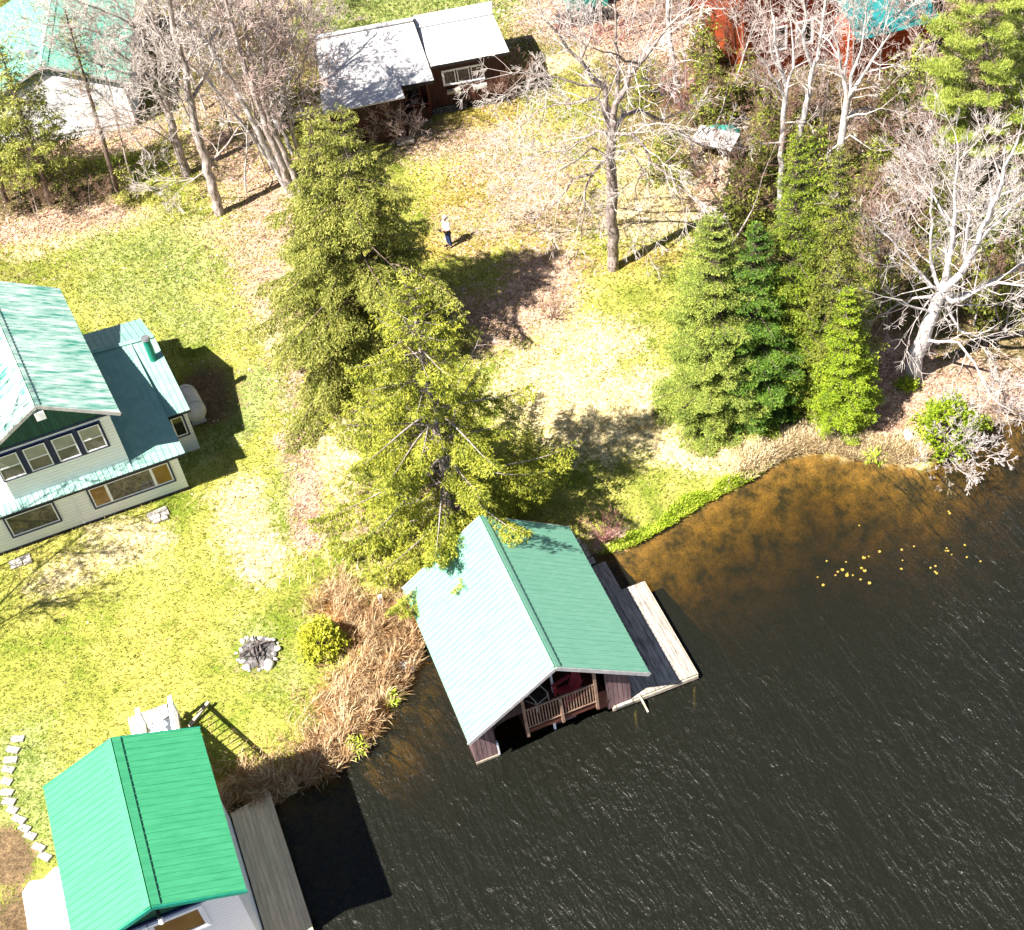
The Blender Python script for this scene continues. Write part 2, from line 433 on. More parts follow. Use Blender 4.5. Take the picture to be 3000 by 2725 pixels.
S.view_settings.view_transform = 'Standard'; S.view_settings.look = 'None'; S.view_settings.gamma = 1; S.view_settings.exposure = 1.55
S.cycles.max_bounces = 8; S.cycles.transparent_max_bounces = 12


# ------------------------------------------------------------------ ground sheet
def axis_pts(lo, hi, step, far):
    fine = np.arange(lo, hi + step / 2, step); out = []; d = step
    x = hi
    while x < far: d *= 1.35; x += d; out.append(x)
    neg = []; d = step; x = lo
    while x > -far: d *= 1.35; x -= d; neg.append(x)
    return np.array(neg[::-1] + list(fine) + out)


gx = axis_pts(-34, 40, .3, 2500); gy = axis_pts(14, 96, .3, 2500)
GX, GY = np.meshgrid(gx, gy); GZ = hgt(GX.ravel(), GY.ravel())

# soil and plant cover, one shadowed corner painted in: each patch is (list of picture points tracing its outline middle, radius m, strength)
PATCH = {
    'litter': [([(700, 700), (760, 800), (820, 900)], 1.9, .62), ([(860, 1290), (890, 1420), (900, 1560)], .75, 1.0), ([(180, 430), (300, 425), (430, 400)], 1.3, .9),
               ([(650, 430), (760, 560), (800, 700)], 2.6, .7), ([(600, 330), (720, 330)], 2.6, .6), ([(0, 690), (200, 650), (330, 640)], 1.3, .9), ([(1420, 960), (1560, 900), (1600, 800)], 2.0, .9),
               ([(2540, 1030), (2560, 1180), (2620, 1050)], 1.5, 1.5), ([(2750, 1110), (2900, 1100), (3000, 1120)], 1.6, 1.0), ([(2090, 560), (2110, 640)], 1.0, 1.1),
               ([(1250, 430), (1450, 420)], 2.0, .7), ([(1420, 480), (1600, 520), (1480, 640), (1650, 640)], 2.6, .62), ([(1500, 520), (1650, 420), (1500, 380)], 2.6, .42), ([(1640, 20), (1800, 60), (1900, 100)], 3.2, 1.2), ([(1380, 900), (1560, 950)], 1.6, .6),
               ([(1250, 1420), (1100, 1500)], 2.0, .8), ([(1000, 1080), (1150, 1000)], 3.0, .9), ([(1760, 1560), (1800, 1545)], .8, .8), ([(1330, 640), (1400, 720)], 1.6, .45)],
    'green': [([(330, 740), (470, 720), (560, 800)], 2.6, .62), ([(420, 860), (600, 940), (330, 850)], 2.2, .6), ([(1000, 60), (1150, 30), (1400, 20)], 2.6, 1.3), ([(500, 1370), (700, 1250), (760, 1120)], 1.2, .8),
              ([(1870, 1585), (1960, 1530), (2050, 1472), (2150, 1420)], .35, 1.2), ([(60, 2300), (150, 2400), (40, 2200)], 1.8, .7), ([(870, 1330), (800, 1480)], .8, .5), ([(380, 1720), (560, 1640)], 1.2, .35), ([(700, 1840), (820, 1960)], 1.2, .5)],
    'straw': [([(1600, 1120), (1750, 1200), (1850, 1180)], 2.2, 1.2), ([(1950, 510), (1900, 620)], 2.2, 1.0), ([(720, 1540), (760, 1640), (700, 1460)], 1.2, .9), ([(300, 1560), (450, 1580), (150, 1700)], 1.0, .7), ([(1940, 1290), (2150, 1310), (2350, 1290)], .9, .9),
              ([(2600, 1260), (2600, 1340), (2500, 1330)], 1.1, 1.5), ([(1600, 205), (1800, 145)], .7, 1.3), ([(830, 1000), (800, 850), (760, 760)], 1.2, .7), ([(250, 680), (430, 650), (80, 740)], 1.2, .6), ([(1000, 1380), (950, 1300), (1000, 1240)], 1.2, .8),
              ([(1650, 980), (1800, 1000)], 1.5, .8), ([(1000, 15), (830, 20)], .6, 1.3), ([(400, 2280), (250, 2240)], .8, .5), ([(600, 690), (540, 690)], 1.5, .6)],
    'moss': [([(1380, 540), (1330, 620), (1450, 560)], 1.6, .85), ([(1270, 720), (1400, 720)], 1.2, .9), ([(130, 690), (60, 710)], .9, 1.3), ([(1300, 380), (1400, 350), (1480, 330)], 1.3, .8), ([(1850, 760), (1960, 740)], 1.2, .6), ([(1560, 700), (1680, 780)], 1.6, .7), ([(380, 1830), (600, 1850)], 2.0, .25)],
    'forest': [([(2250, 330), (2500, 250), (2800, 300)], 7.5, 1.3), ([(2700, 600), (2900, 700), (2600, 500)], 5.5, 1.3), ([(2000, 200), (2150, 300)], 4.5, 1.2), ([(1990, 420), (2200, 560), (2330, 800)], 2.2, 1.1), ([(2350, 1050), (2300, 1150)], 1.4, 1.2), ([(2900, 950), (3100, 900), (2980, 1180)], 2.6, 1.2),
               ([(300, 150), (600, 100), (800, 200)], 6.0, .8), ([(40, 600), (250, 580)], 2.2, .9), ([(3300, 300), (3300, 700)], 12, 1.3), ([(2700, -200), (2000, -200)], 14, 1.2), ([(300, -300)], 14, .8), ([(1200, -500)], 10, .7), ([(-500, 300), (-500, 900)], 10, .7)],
    'marsh': [([(1130, 1790), (1190, 1890), (1070, 1800)], 1.0, 1.3), ([(1010, 2030), (1090, 1970), (1060, 2090)], 1.05, 1.4), ([(940, 2170), (980, 2205), (860, 2270)], .85, 1.4), ([(700, 2300), (640, 2330), (760, 2300)], 1.0, 1.4), ([(1010, 1800), (970, 1740)], .8, .9)],
    'dirt_shade': [([(20, 2510), (0, 2470)], .7, 1.5), ([(30, 2680), (90, 2720)], 1.2, 1.2), ([(600, 1130), (620, 1200)], 1.3, .9), ([(753, 1912)], .8, .7)],  # patch in the lower-left corner is shadowed ground, its shade painted as dark soil
}
KEYS = ['litter', 'green', 'straw', 'moss', 'forest', 'marsh', 'dirt_shade']
PW = {}
for k in KEYS:
    PW[k] = []
    for pts, r, s in PATCH[k]:
        q = np.array([at(x, y, 1.1)[:2] for x, y in pts]); PW[k].append((q, r, s))


def weight(k, x, y):
    x = np.asarray(x, float); y = np.asarray(y, float); w = np.zeros(x.shape)
    for q, r, s in PW[k]:
        d = np.hypot(x - q[0, 0], y - q[0, 1]) if len(q) == 1 else np.full(x.shape, 1e9)
        for (ax, ay), (bx, by) in zip(q[:-1], q[1:]):
            dx, dy = bx - ax, by - ay
            t = np.clip(((x - ax) * dx + (y - ay) * dy) / (dx * dx + dy * dy + 1e-9), 0, 1)
            d = np.minimum(d, np.hypot(x - ax - t * dx, y - ay - t * dy))
        w = np.maximum(w, s * np.exp(-(d / r) ** 2 * .9))
    return w


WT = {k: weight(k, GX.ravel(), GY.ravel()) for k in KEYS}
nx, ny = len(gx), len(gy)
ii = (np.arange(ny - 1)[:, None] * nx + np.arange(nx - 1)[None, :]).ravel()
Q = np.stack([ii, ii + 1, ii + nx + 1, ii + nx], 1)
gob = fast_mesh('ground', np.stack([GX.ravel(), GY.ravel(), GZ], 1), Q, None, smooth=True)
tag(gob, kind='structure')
for nm, ks in (('cover_a', ('litter', 'green', 'straw')), ('cover_b', ('moss', 'forest', 'marsh')), ('cover_c', ('dirt_shade',))):
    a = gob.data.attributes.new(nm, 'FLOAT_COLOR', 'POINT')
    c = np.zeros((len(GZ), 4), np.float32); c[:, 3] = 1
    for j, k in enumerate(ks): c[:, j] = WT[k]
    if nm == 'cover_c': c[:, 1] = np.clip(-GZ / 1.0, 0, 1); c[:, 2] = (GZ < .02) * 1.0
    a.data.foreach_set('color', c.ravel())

GC = {'lawn1': (.15, .20, .022), 'lawn2': (.44, .40, .10), 'litter1': (.22, .13, .08), 'litter2': (.52, .38, .28), 'green1': (.10, .16, .025), 'green2': (.38, .40, .14),
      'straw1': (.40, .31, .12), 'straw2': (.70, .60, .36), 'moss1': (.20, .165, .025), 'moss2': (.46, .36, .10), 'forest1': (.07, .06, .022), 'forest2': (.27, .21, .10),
      'marsh1': (.22, .10, .035), 'marsh2': (.50, .29, .13), 'dirt_shade1': (.09, .06, .035), 'dirt_shade2': (.22, .15, .08)}


def ground_material():
    m, n, l, b = new_mat('ground cover')
    v = coords(n, l)
    def noise(scale, det=4.0, w=0.0):
        t = N(n, 'ShaderNodeTexNoise', i_Scale=scale, i_Detail=det, i_Roughness=.7)
        mp = N(n, 'ShaderNodeMapping'); mp.inputs['Location'].default_value = (w, w * 2, 0); l.new(v, mp.inputs[0]); l.new(mp.outputs[0], t.inputs['Vector'])
        return t.outputs['Fac']
    fine = noise(6.5, 6); mid = noise(1.4, 4, 3.1); big = noise(.35, 3, 8.2)
    fm = N(n, 'ShaderNodeMath', operation='MULTIPLY_ADD', i_1=.6); l.new(fine, fm.inputs[0])
    f2 = N(n, 'ShaderNodeMath', operation='MULTIPLY', i_1=.4); l.new(mid, f2.inputs[0]); l.new(f2.outputs[0], fm.inputs[2])
    def pal(k): return ramp(n, l, fm.outputs[0], [(.40, GC[k + '1']), (.58, GC[k + '2'])])
    # lawn drifts between fresh and dry
    lm = N(n, 'ShaderNodeMath', operation='MULTIPLY_ADD', i_1=.85, i_2=0); l.new(big, lm.inputs[0])
    l2 = N(n, 'ShaderNodeMath', operation='MULTIPLY', i_1=.5); l.new(fm.outputs[0], l2.inputs[0]); l.new(l2.outputs[0], lm.inputs[2])
    col = ramp(n, l, lm.outputs[0], [(.53, GC['lawn1']), (.80, GC['lawn2'])])
    src = []
    for nm, ks in (('cover_a', ('litter', 'green', 'straw')), ('cover_b', ('moss', 'forest', 'marsh')), ('cover_c', ('dirt_shade', 'depth', 'bed'))):
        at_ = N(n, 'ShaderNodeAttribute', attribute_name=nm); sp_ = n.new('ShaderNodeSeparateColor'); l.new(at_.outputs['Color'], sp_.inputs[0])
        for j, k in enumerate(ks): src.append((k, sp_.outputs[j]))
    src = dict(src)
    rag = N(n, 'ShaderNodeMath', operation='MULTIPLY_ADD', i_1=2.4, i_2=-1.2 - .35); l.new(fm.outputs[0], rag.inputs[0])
    for k in ('forest', 'moss', 'straw', 'litter', 'green', 'dirt_shade', 'marsh'):
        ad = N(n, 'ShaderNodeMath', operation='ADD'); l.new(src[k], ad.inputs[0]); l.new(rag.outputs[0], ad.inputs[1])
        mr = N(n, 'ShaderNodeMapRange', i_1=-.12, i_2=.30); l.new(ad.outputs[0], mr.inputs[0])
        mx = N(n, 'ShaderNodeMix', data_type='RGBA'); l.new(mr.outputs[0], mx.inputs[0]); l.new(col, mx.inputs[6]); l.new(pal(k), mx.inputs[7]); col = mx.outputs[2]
    # lake bed: rusty sand with dark weed
    bed = ramp(n, l, mid, [(.36, (.05, .035, .010)), (.64, (.36, .20, .04))])
    mx = N(n, 'ShaderNodeMix', data_type='RGBA'); l.new(src['bed'], mx.inputs[0]); l.new(col, mx.inputs[6]); l.new(bed, mx.inputs[7]); col = mx.outputs[2]
    # speckle of dead stems and bare earth, independent of the light
    sp = noise(16, 3, 5.5); mr = N(n, 'ShaderNodeMapRange', i_1=.36, i_2=.64, i_3=.6, i_4=1.3); l.new(sp, mr.inputs[0])
    hs = n.new('ShaderNodeHueSaturation'); l.new(mr.outputs[0], hs.inputs['Value']); l.new(col, hs.inputs['Color'])
    l.new(hs.outputs[0], b.inputs['Base Color']); b.inputs['Roughness'].default_value = .95; b.inputs['Specular IOR Level'].default_value = .1
    bp = N(n, 'ShaderNodeBump', i_Strength=.7, i_Distance=.06); l.new(fine, bp.inputs['Height']); l.new(bp.outputs['Normal'], b.inputs['Normal'])
    return m


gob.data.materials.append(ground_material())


# ------------------------------------------------------------------ lake: a closed body of tea coloured water
def water_material():
    m, n, l, b = new_mat('lake water'); n.remove(b)
    v = coords(n, l, R(-77), (1, 1, 1))
    def noise(scale, st, det, w):
        mp = N(n, 'ShaderNodeMapping'); mp.inputs['Scale'].default_value = st; mp.inputs['Location'].default_value = (w, w, 0)
        t = N(n, 'ShaderNodeTexNoise', i_Scale=scale, i_Detail=det, i_Roughness=.6, i_Distortion=.4); l.new(v, mp.inputs[0]); l.new(mp.outputs[0], t.inputs['Vector']); return t.outputs['Fac']
    a = noise(1.5, (.30, 1, 1), 3, 0); c = noise(6.0, (.5, 1, 1), 3, 4); g = noise(.2, (.7, 1, 1), 3, 9)
    def ridge(x, p):
        q1 = N(n, 'ShaderNodeMath', operation='MULTIPLY_ADD', i_1=4.0, i_2=-2.0); l.new(x, q1.inputs[0]); q2 = N(n, 'ShaderNodeMath', operation='ABSOLUTE'); l.new(q1.outputs[0], q2.inputs[0])
        q3 = N(n, 'ShaderNodeMath', operation='SUBTRACT', i_0=1.0, use_clamp=True); l.new(q2.outputs[0], q3.inputs[1]); q4 = N(n, 'ShaderNodeMath', operation='POWER', i_1=p); l.new(q3.outputs[0], q4.inputs[0]); return q4.outputs[0]
    a = ridge(a, 1.7); c = ridge(c, 1.3)
    s1 = N(n, 'ShaderNodeMath', operation='MULTIPLY_ADD', i_1=.28); l.new(c, s1.inputs[0]); l.new(a, s1.inputs[2])
    gp = n.new('ShaderNodeNewGeometry'); ds = N(n, 'ShaderNodeVectorMath', operation='DISTANCE'); ds.inputs[1].default_value = (8.0, 38.5, 0); l.new(gp.outputs['Position'], ds.inputs[0])
    calm = N(n, 'ShaderNodeMapRange', interpolation_type='SMOOTHSTEP', i_1=3.0, i_2=11.0, i_3=.18, i_4=1.0); l.new(ds.outputs['Value'], calm.inputs[0])      # the cove is sheltered from the wind
    g2 = N(n, 'ShaderNodeMath', operation='MULTIPLY'); l.new(calm.outputs[0], g2.inputs[1])
    gm = N(n, 'ShaderNodeMapRange', i_1=.35, i_2=.65, i_3=.55, i_4=1.1); l.new(g, gm.inputs[0])
    l.new(gm.outputs[0], g2.inputs[0]); hh = N(n, 'ShaderNodeMath', operation='MULTIPLY'); l.new(s1.outputs[0], hh.inputs[0]); l.new(g2.outputs[0], hh.inputs[1])
    bp = N(n, 'ShaderNodeBump', i_Strength=1.0, i_Distance=.062); l.new(hh.outputs[0], bp.inputs['Height'])
    fr = N(n, 'ShaderNodeFresnel', i_IOR=1.33); l.new(bp.outputs['Normal'], fr.inputs['Normal'])
    gl = N(n, 'ShaderNodeBsdfGlossy', i_Roughness=.36); l.new(bp.outputs['Normal'], gl.inputs['Normal'])
    tr = N(n, 'ShaderNodeBsdfTransparent'); tr.inputs[0].default_value = (.96, .95, .93, 1)
    ms = n.new('ShaderNodeMixShader'); l.new(fr.outputs[0], ms.inputs[0])
    df = N(n, 'ShaderNodeBsdfDiffuse'); df.inputs[0].default_value = (.050, .054, .036, 1)
    m0 = N(n, 'ShaderNodeMixShader', i_0=.16); l.new(tr.outputs[0], m0.inputs[1]); l.new(df.outputs[0], m0.inputs[2]); l.new(m0.outputs[0], ms.inputs[1]); l.new(gl.outputs[0], ms.inputs[2])
    l.new(ms.outputs[0], n['Material Output'].inputs['Surface'])
    va = N(n, 'ShaderNodeVolumeAbsorption', i_Density=1.6); va.inputs['Color'].default_value = (.62, .58, .20, 1)
    l.new(va.outputs[0], n['Material Output'].inputs['Volume'])
    return m


fr0 = frame((0, 0, 0), 0)
wmb = MB().box(fr0, -2000, 2000, -1500, 110, -9, 0)
M['water'] = water_material()
tag(wmb.build('water', 'water'), kind='structure')

# ------------------------------------------------------------------ buildings
FOOT = []


def window(parent, fr, a0, a1, z0, z1, b, trim='navy_trim', sash='white_paint', panes=None, glass='glass', tw=.07, sw=.055, rail=False, label=None):
    """outer casing (window) > sash, pane; faces -b. panes: list of (a0, a1, glass)"""
    t = MB()
    for p in ((a0 - tw, a1 + tw, z0 - tw, z0), (a0 - tw, a1 + tw, z1, z1 + tw), (a0 - tw, a0, z0, z1), (a1, a1 + tw, z0, z1)):
        t.box(fr, p[0], p[1], b - .05, b + .02, p[2], p[3])
    w = t.build('window', trim, parent)
    if label: w['label'] = label
    panes = panes or [(a0, a1, glass)]
    for (p0, p1, g) in panes:
        s = MB()
        for q in ((p0, p1, z0, z0 + sw), (p0, p1, z1 - sw, z1), (p0, p0 + sw, z0 + sw, z1 - sw), (p1 - sw, p1, z0 + sw, z1 - sw)):
            s.box(fr, q[0], q[1], b - .035, b + .015, q[2], q[3])
        zm = (z0 + z1) / 2
        if rail: s.box(fr, p0 + sw, p1 - sw, b - .033, b + .015, zm - sw * .5, zm + sw * .5)
        s.build('sash', sash, w)
        if rail:
            gl = g if isinstance(g, tuple) else (g, g)
            MB().box(fr, p0 + sw, p1 - sw, b - .012, b + .01, z0 + sw, zm - sw * .5).build('pane', gl[0], w)
            MB().box(fr, p0 + sw, p1 - sw, b - .020, b + .01, zm + sw * .5, z1 - sw).build('pane', gl[1], w)
        else:
            MB().box(fr, p0 + sw, p1 - sw, b - .015, b + .01, z0 + sw, z1 - sw).build('pane', g, w)
    return w


def gable_roof(parent, fr, aL, aM, aR, zL, zM, zR, b0, b1, mat, step, t=.05, capmat=None, cap_w=.16, rib=True, fascia='fascia', fw=.14, rh=.03, rw=.035):
    """two slopes meeting on a ridge along b; each slope its own mesh with its ribs, plus ridge cap and rake boards"""
    mb = MB()
    qL = [fr(aL, b0, zL), fr(aL, b1, zL), fr(aM, b1, zM), fr(aM, b0, zM)]
    qR = [fr(aR, b0, zR), fr(aR, b1, zR), fr(aM + .001, b1, zM), fr(aM + .001, b0, zM)]
    for q in (qL, qR):
        mb.slab(q, t)
        if rib: mb.ribs(q, step, rw, rh)
    rf = mb.build('roof', mat, parent)
    c = MB()
    for q in (qL, qR):
        n = np.cross(q[1] - q[0], q[3] - q[0]); n /= np.linalg.norm(n); n = n if n[2] > 0 else -n
        u = (q[0] - q[3]); u /= np.linalg.norm(u)
        c.slab([q[3] + n * .045 + np.array([0, 0, .012]), q[2] + n * .045 + np.array([0, 0, .012]), q[2] + u * cap_w + n * .045, q[3] + u * cap_w + n * .045], .012)
    c.build('ridge_cap', capmat or mat, rf)
    for b in (b0 - .025, b1 + .025):
        for a, z in ((aL, zL), (aR, zR)):
            MB().beam(fr(a, b, z - fw / 2 - .01), fr(aM, b, zM - fw / 2 - .01), .045, fw).build('rake_board', fascia, rf)
    return rf


# ---- white house with the weathered green roof, at the left
gH = at(552.6, 1423.9, 1.3); gH[2] = 1.25
fH = frame(gH, YH, R(20.5))
house = thing('lake_house', 'two storey white clapboard house with weathered green metal roof and low teal side wing', 'house', gH)
FOOT.append((fH, -9.5, 1.25, -.05, 9))
mb = MB()
mb.box(fH, -9.5, 0, 0, 8.2, -.4, 2.2)                                   # ground floor
mb.build('wall', 'white_siding', house)
MB().box(fH, -9.52, .02, -.02, .3, -.45, .02).build('foundation', 'dark', house)
mb = MB(); mb.prism(fH, [(-6.32, 2.1), (-1.74, 2.1), (-1.74, 5.02), (-6.32, 5.02)], .1, 8.1); mb.build('upper_wall', 'white_siding', house)
mb = MB(); mb.prism(fH, [(-6.62, 5.03), (-1.44, 5.03), (-4.03, 6.62)], .04, 8.0); mb.build('gable', 'gable_green', house)
MB().box(fH, -6.34, -1.72, .02, .1, 4.96, 5.06).build('gable_trim', 'navy_trim', house)
gable_roof(house, fH, -6.72, -4.03, -1.34, 5.22, 6.85, 5.22, -.34, 8.35, 'old_roof', .21, capmat='old_roof', rh=.022)
MB().box(fH, -4.22, -3.86, -.4, .03, 6.12, 6.5).build('vent_box', 'white_paint', house)
band = MB().box(fH, -6.36, -2.16, .06, .1, 3.40, 4.80).build('window_band', 'navy_trim', house)
for a0, a1 in ((-6.32, -5.44), (-5.22, -4.36), (-4.12, -3.29), (-3.08, -2.25)):
    window(house, fH, a0, a1, 3.5, 4.72, .05, rail=True, glass=('glass_screen', 'glass_grey'), tw=.02)
window(house, fH, -3.67, -.43, .66, 1.72, -.01, panes=[(-3.67, -2.98, 'glass_brown'), (-2.98, -1.15, 'glass'), (-1.15, -.43, 'glass_brown')])
window(house, fH, -7.0, -5.12, .66, 1.72, -.01, glass='glass')
MB().box(fH, -4.38, -4.30, -.03, .0, .05, 2.0).build('downspout', 'white_paint', house)
# pent roof along the front, running into the low wing roof at the right
mb = MB(); q = [fH(-9.6, -.36, 2.17), fH(-1.74, -.36, 2.17), fH(-1.74, .1, 2.36), fH(-9.6, .1, 2.36)]; mb.slab(q, .04); mb.ribs(q, .23, .03, .022)
pent = mb.build('pent_roof', 'ext_roof', house)
zr = 3.55
mb = MB(); q = [fH(-1.735, -.36, 2.17), fH(.33, -.36, 2.17), fH(.33, 5.6, zr), fH(-1.735, 5.8, zr)]; mb.slab(q, .05); mb.ribs(q, .26, .03, .025)
q = [fH(-1.735, 7.95, 2.95), fH(1.2, 7.7, 2.95), fH(1.3, 5.5, zr), fH(-1.735, 5.8, zr)]; mb.slab(q, .05); mb.ribs(q, .26, .03, .025)
wing = mb.build('wing_roof', 'ext_roof', house)
mb = MB(); q = [fH(.34, 1.75, 2.38), fH(1.28, 1.75, 2.38), fH(1.3, 5.5, zr - .012), fH(.34, 5.6, zr - .012)]; mb.slab(q, .05); mb.ribs(q, .26, .03, .025); mb.build('wing_roof', 'ext_roof', house)
MB().beam(fH(-1.7, 5.8, zr + .03), fH(1.3, 5.5, zr + .03), .22, .03).build('ridge_cap', 'ext_roof', wing)
mb = MB(); mb.hexa([fH(.33 - .02, -.3, 1.9), fH(.33, -.3, 1.9), fH(.33, 5.5, 2.6), fH(.31, 5.5, 2.6)], [fH(.31, -.34, 2.13), fH(.33, -.34, 2.13), fH(.33, 5.55, zr - .06), fH(.31, 5.55, zr - .06)]); mb.build('wing_cheek', 'green_trim', house)
MB().box(fH, .002, 1.15, 2.1, 8.1, -.4, 2.28).build('wing_wall', 'white_siding', house)
window(house, fH, .42, .92, .9, 1.95, 2.09, glass='glass_dark')
for (a0, a1, b, z) in ((-9.6, .36, -.38, 2.07), (.34, 1.3, 1.73, 2.28)):
    MB().box(fH, a0, a1, b - .02, b + .02, z, z + .07).build('eave_board', 'dark', house)
mb = MB().tube(fH(.88, 4.5, 2.9), fH(.88, 4.5, 4.3), .155, n=16); pipe = mb.build('flue_pipe', 'bl_roof', house)
pipe.data.materials.clear(); pipe.data.materials.append(M['green_trim'])
MB().tube(fH(.88, 4.5, 4.33), fH(.88, 4.5, 4.42), .2, .16, 16).build('rain_cap', 'steel', pipe)

# ---- propane tank beside the wing
tp = fH(1.62, 4.15, 0); tk = thing('propane_tank', 'white horizontal propane tank lying beside the house wing', 'gas tank', (tp[0], tp[1], float(hgt(tp[0], tp[1]))))
ax_ = fH.B; c0 = np.array(tk.location) + np.array([0, 0, .72]); mb = MB()
prof = [(-1.02, .02), (-.98, .22), (-.88, .36), (-.72, .45), (-.5, .47), (.5, .47), (.72, .45), (.88, .36), (.98, .22), (1.02, .02)]
for (s0, r0), (s1, r1) in zip(prof[:-1], prof[1:]): mb.tube(c0 + ax_ * s0, c0 + ax_ * s1, r0, r1, 20, cap=False)
mb.build('tank_body', 'tank', tk)
for s in (-.55, .55): MB().box(frame(c0 + ax_ * s, YH, R(20.5)), -.3, .3, -.08, .08, -.75, -.38).build('saddle', 'concrete', tk)
MB().tube(c0 + np.array([0, 0, .46]), c0 + np.array([0, 0, .62]), .12, n=12).build('valve_cover', 'tank', tk)
for s in (-.52, .52): MB().tube(c0 + ax_ * (s - .02), c0 + ax_ * (s + .02), .482, n=20).build('band', 'fascia', tk)

# ---- boathouse in the middle
gB = np.array([-2.91, 27.99, 0.0]); fB = frame(gB, YB)
bh = thing('boathouse', 'brown boathouse with sea green metal roof and open balcony standing in the lake', 'boathouse', gB)
FOOT.append((fB, -.1, 6.0, 0, 7))
rf = gable_roof(bh, fB, -.17, 3.2, 6.45, 2.04, 4.36, 2.04, -.40, 6.85, 'bh_roof', .23, rh=.022, rw=.03, cap_w=.2)
zl = lambda a: 2.04 + (a + .17) / 3.37 * 2.32 - .12
zrr = lambda a: 2.04 + (6.45 - a) / 3.25 * 2.32 - .12
mb = MB(); mb.prism(fB, [(0, .08), (.82, .08), (.82, zl(.82)), (0, zl(0))], 0, .06); mb.build('front_panel', 'purple_board', bh)
MB().box(fB, -.02, .84, -.03, .0, .0, .10).build('sill_beam', 'wood_old', bh)
MB().box(fB, .82, .88, -.02, .08, .05, .8).build('jamb', 'white_paint', bh)
mb = MB(); mb.prism(fB, [(4.95, .2), (5.84, .2), (5.84, zrr(5.84)), (4.95, zrr(4.95))], 0, .06); mb.build('front_panel', 'purple_board', bh)
mb = MB(); mb.prism(fB, [(3.02, .12), (3.85, .12), (3.85, .80), (3.02, .80)], .25, .31); mb.build('skirt_panel', 'purple_board', bh)
MB().box(fB, 2.96, 3.04, .16, .24, -.2, .8).build('dock_post', 'white_paint', bh)
mb = MB(); mb.prism(fB, [(.82, .95), (1.02, 1.2), (1.35, 1.35), (1.98, 1.40), (1.98, zl(1.98)), (.82, zl(.82))], .35, .41); mb.build('arch_panel', 'dark_board', bh)
MB().box(fB, 0, .06, .06, 6.7, -.3, 1.98).build('side_wall', 'purple_board', bh)
MB().box(fB, 5.78, 5.84, .06, 6.7, -.3, 1.98).build('side_wall', 'purple_board', bh)
mb = MB(); mb.prism(fB, [(0.06, -.3), (5.78, -.3), (5.78, zrr(5.78)), (3.2, 4.2), (.06, zl(.06))], 6.6, 6.68); mb.build('rear_wall', 'dark_board', bh)
mb = MB(); mb.prism(fB, [(.9, .96), (5.7, .96), (5.7, zrr(5.7)), (3.2, 4.2), (.9, zl(.9))], 2.3, 2.36); mb.build('balcony_wall', 'brown_board', bh)
mb = MB()
for k in range(17): mb.box(fB, 1.9, 5.0, .02 + k * .135, .145 + k * .135, .86, .90)
fl = mb.build('balcony_floor', 'wood_red', bh)
MB().box(fB, 1.9, 4.95, -.02, .02, .66, .855).build('floor_beam', 'wood_red', bh)
mb = MB(); mb.prism(fB, [(4.6, .42), (4.95, .42), (4.95, 1.35), (4.85, 1.42), (4.6, 1.42)], -.01, .04); mb.build('end_panel', 'wood_red', bh)
rail = MB()
for z, h in ((2.03, .06), (1.0, .05)): rail.box(fB, 2.03, 4.52, -.06, -.01, z, z + h)
rl = rail.build('railing', 'wood_tan', bh)
for k in range(24):
    a = 2.10 + k * (2.36 / 23)
    MB().box(fB, a - .018, a + .018, -.05, -.015, 1.052, 2.028).build('baluster', 'wood_tan', rl)
for a, z0, z1 in ((1.97, .55, zl(1.97) - .02), (4.57, .6, zrr(4.57) - .02), (3.28, .6, 2.06)):
    MB().box(fB, a - .05, a + .05, -.1, -.005 if a != 3.28 else -.002, z0, z1).build('post', 'wood_tan', bh)
MB().box(fB, 3.32, 3.40, 1.0, 1.08, .9, 4.05).build('centre_post', 'white_paint', bh)

# ---- red plank-back chair and sling chair on the balcony
def adirondack(p, yaw):
    f = frame(p, yaw); t = thing('adirondack_chair', 'red plastic adirondack chair on the boathouse balcony', 'chair', p)
    mb = MB()
    for k in range(5): mb.hexa([f(-.27, -.27 + k * .115, .36 - k * .035), f(.27, -.27 + k * .115, .36 - k * .035), f(.27, -.165 + k * .115, .33 - k * .035), f(-.27, -.165 + k * .115, .33 - k * .035)],
                               [f(-.27, -.27 + k * .115, .385 - k * .035), f(.27, -.27 + k * .115, .385 - k * .035), f(.27, -.165 + k * .115, .355 - k * .035), f(-.27, -.165 + k * .115, .355 - k * .035)])
    mb.build('seat', 'red_plastic', t)
    mb = MB()
    for k in range(5):
        a = -.26 + k * .106; top = .98 - abs(k - 2) * .06
        mb.beam(f(a + .045, .27, .22), f(a + .045 + (k - 2) * .012, .27 + (top - .22) * .42, top), .095, .022, f.A if False else (0, 0, 1))
    mb.build('backrest', 'red_plastic', t)
    for s in (-1, 1):
        MB().box(f, s * .34 - .065, s * .34 + .065, -.34, .42, .56, .585).build('armrest', 'red_plastic', t)
        MB().box(f, s * .31 - .02, s * .31 + .02, -.33, -.22, 0, .56).build('leg', 'red_plastic', t)
        MB().beam(f(s * .31, -.3, .33), f(s * .31, .52, .03), .04, .1).build('leg', 'red_plastic', t)
    return t


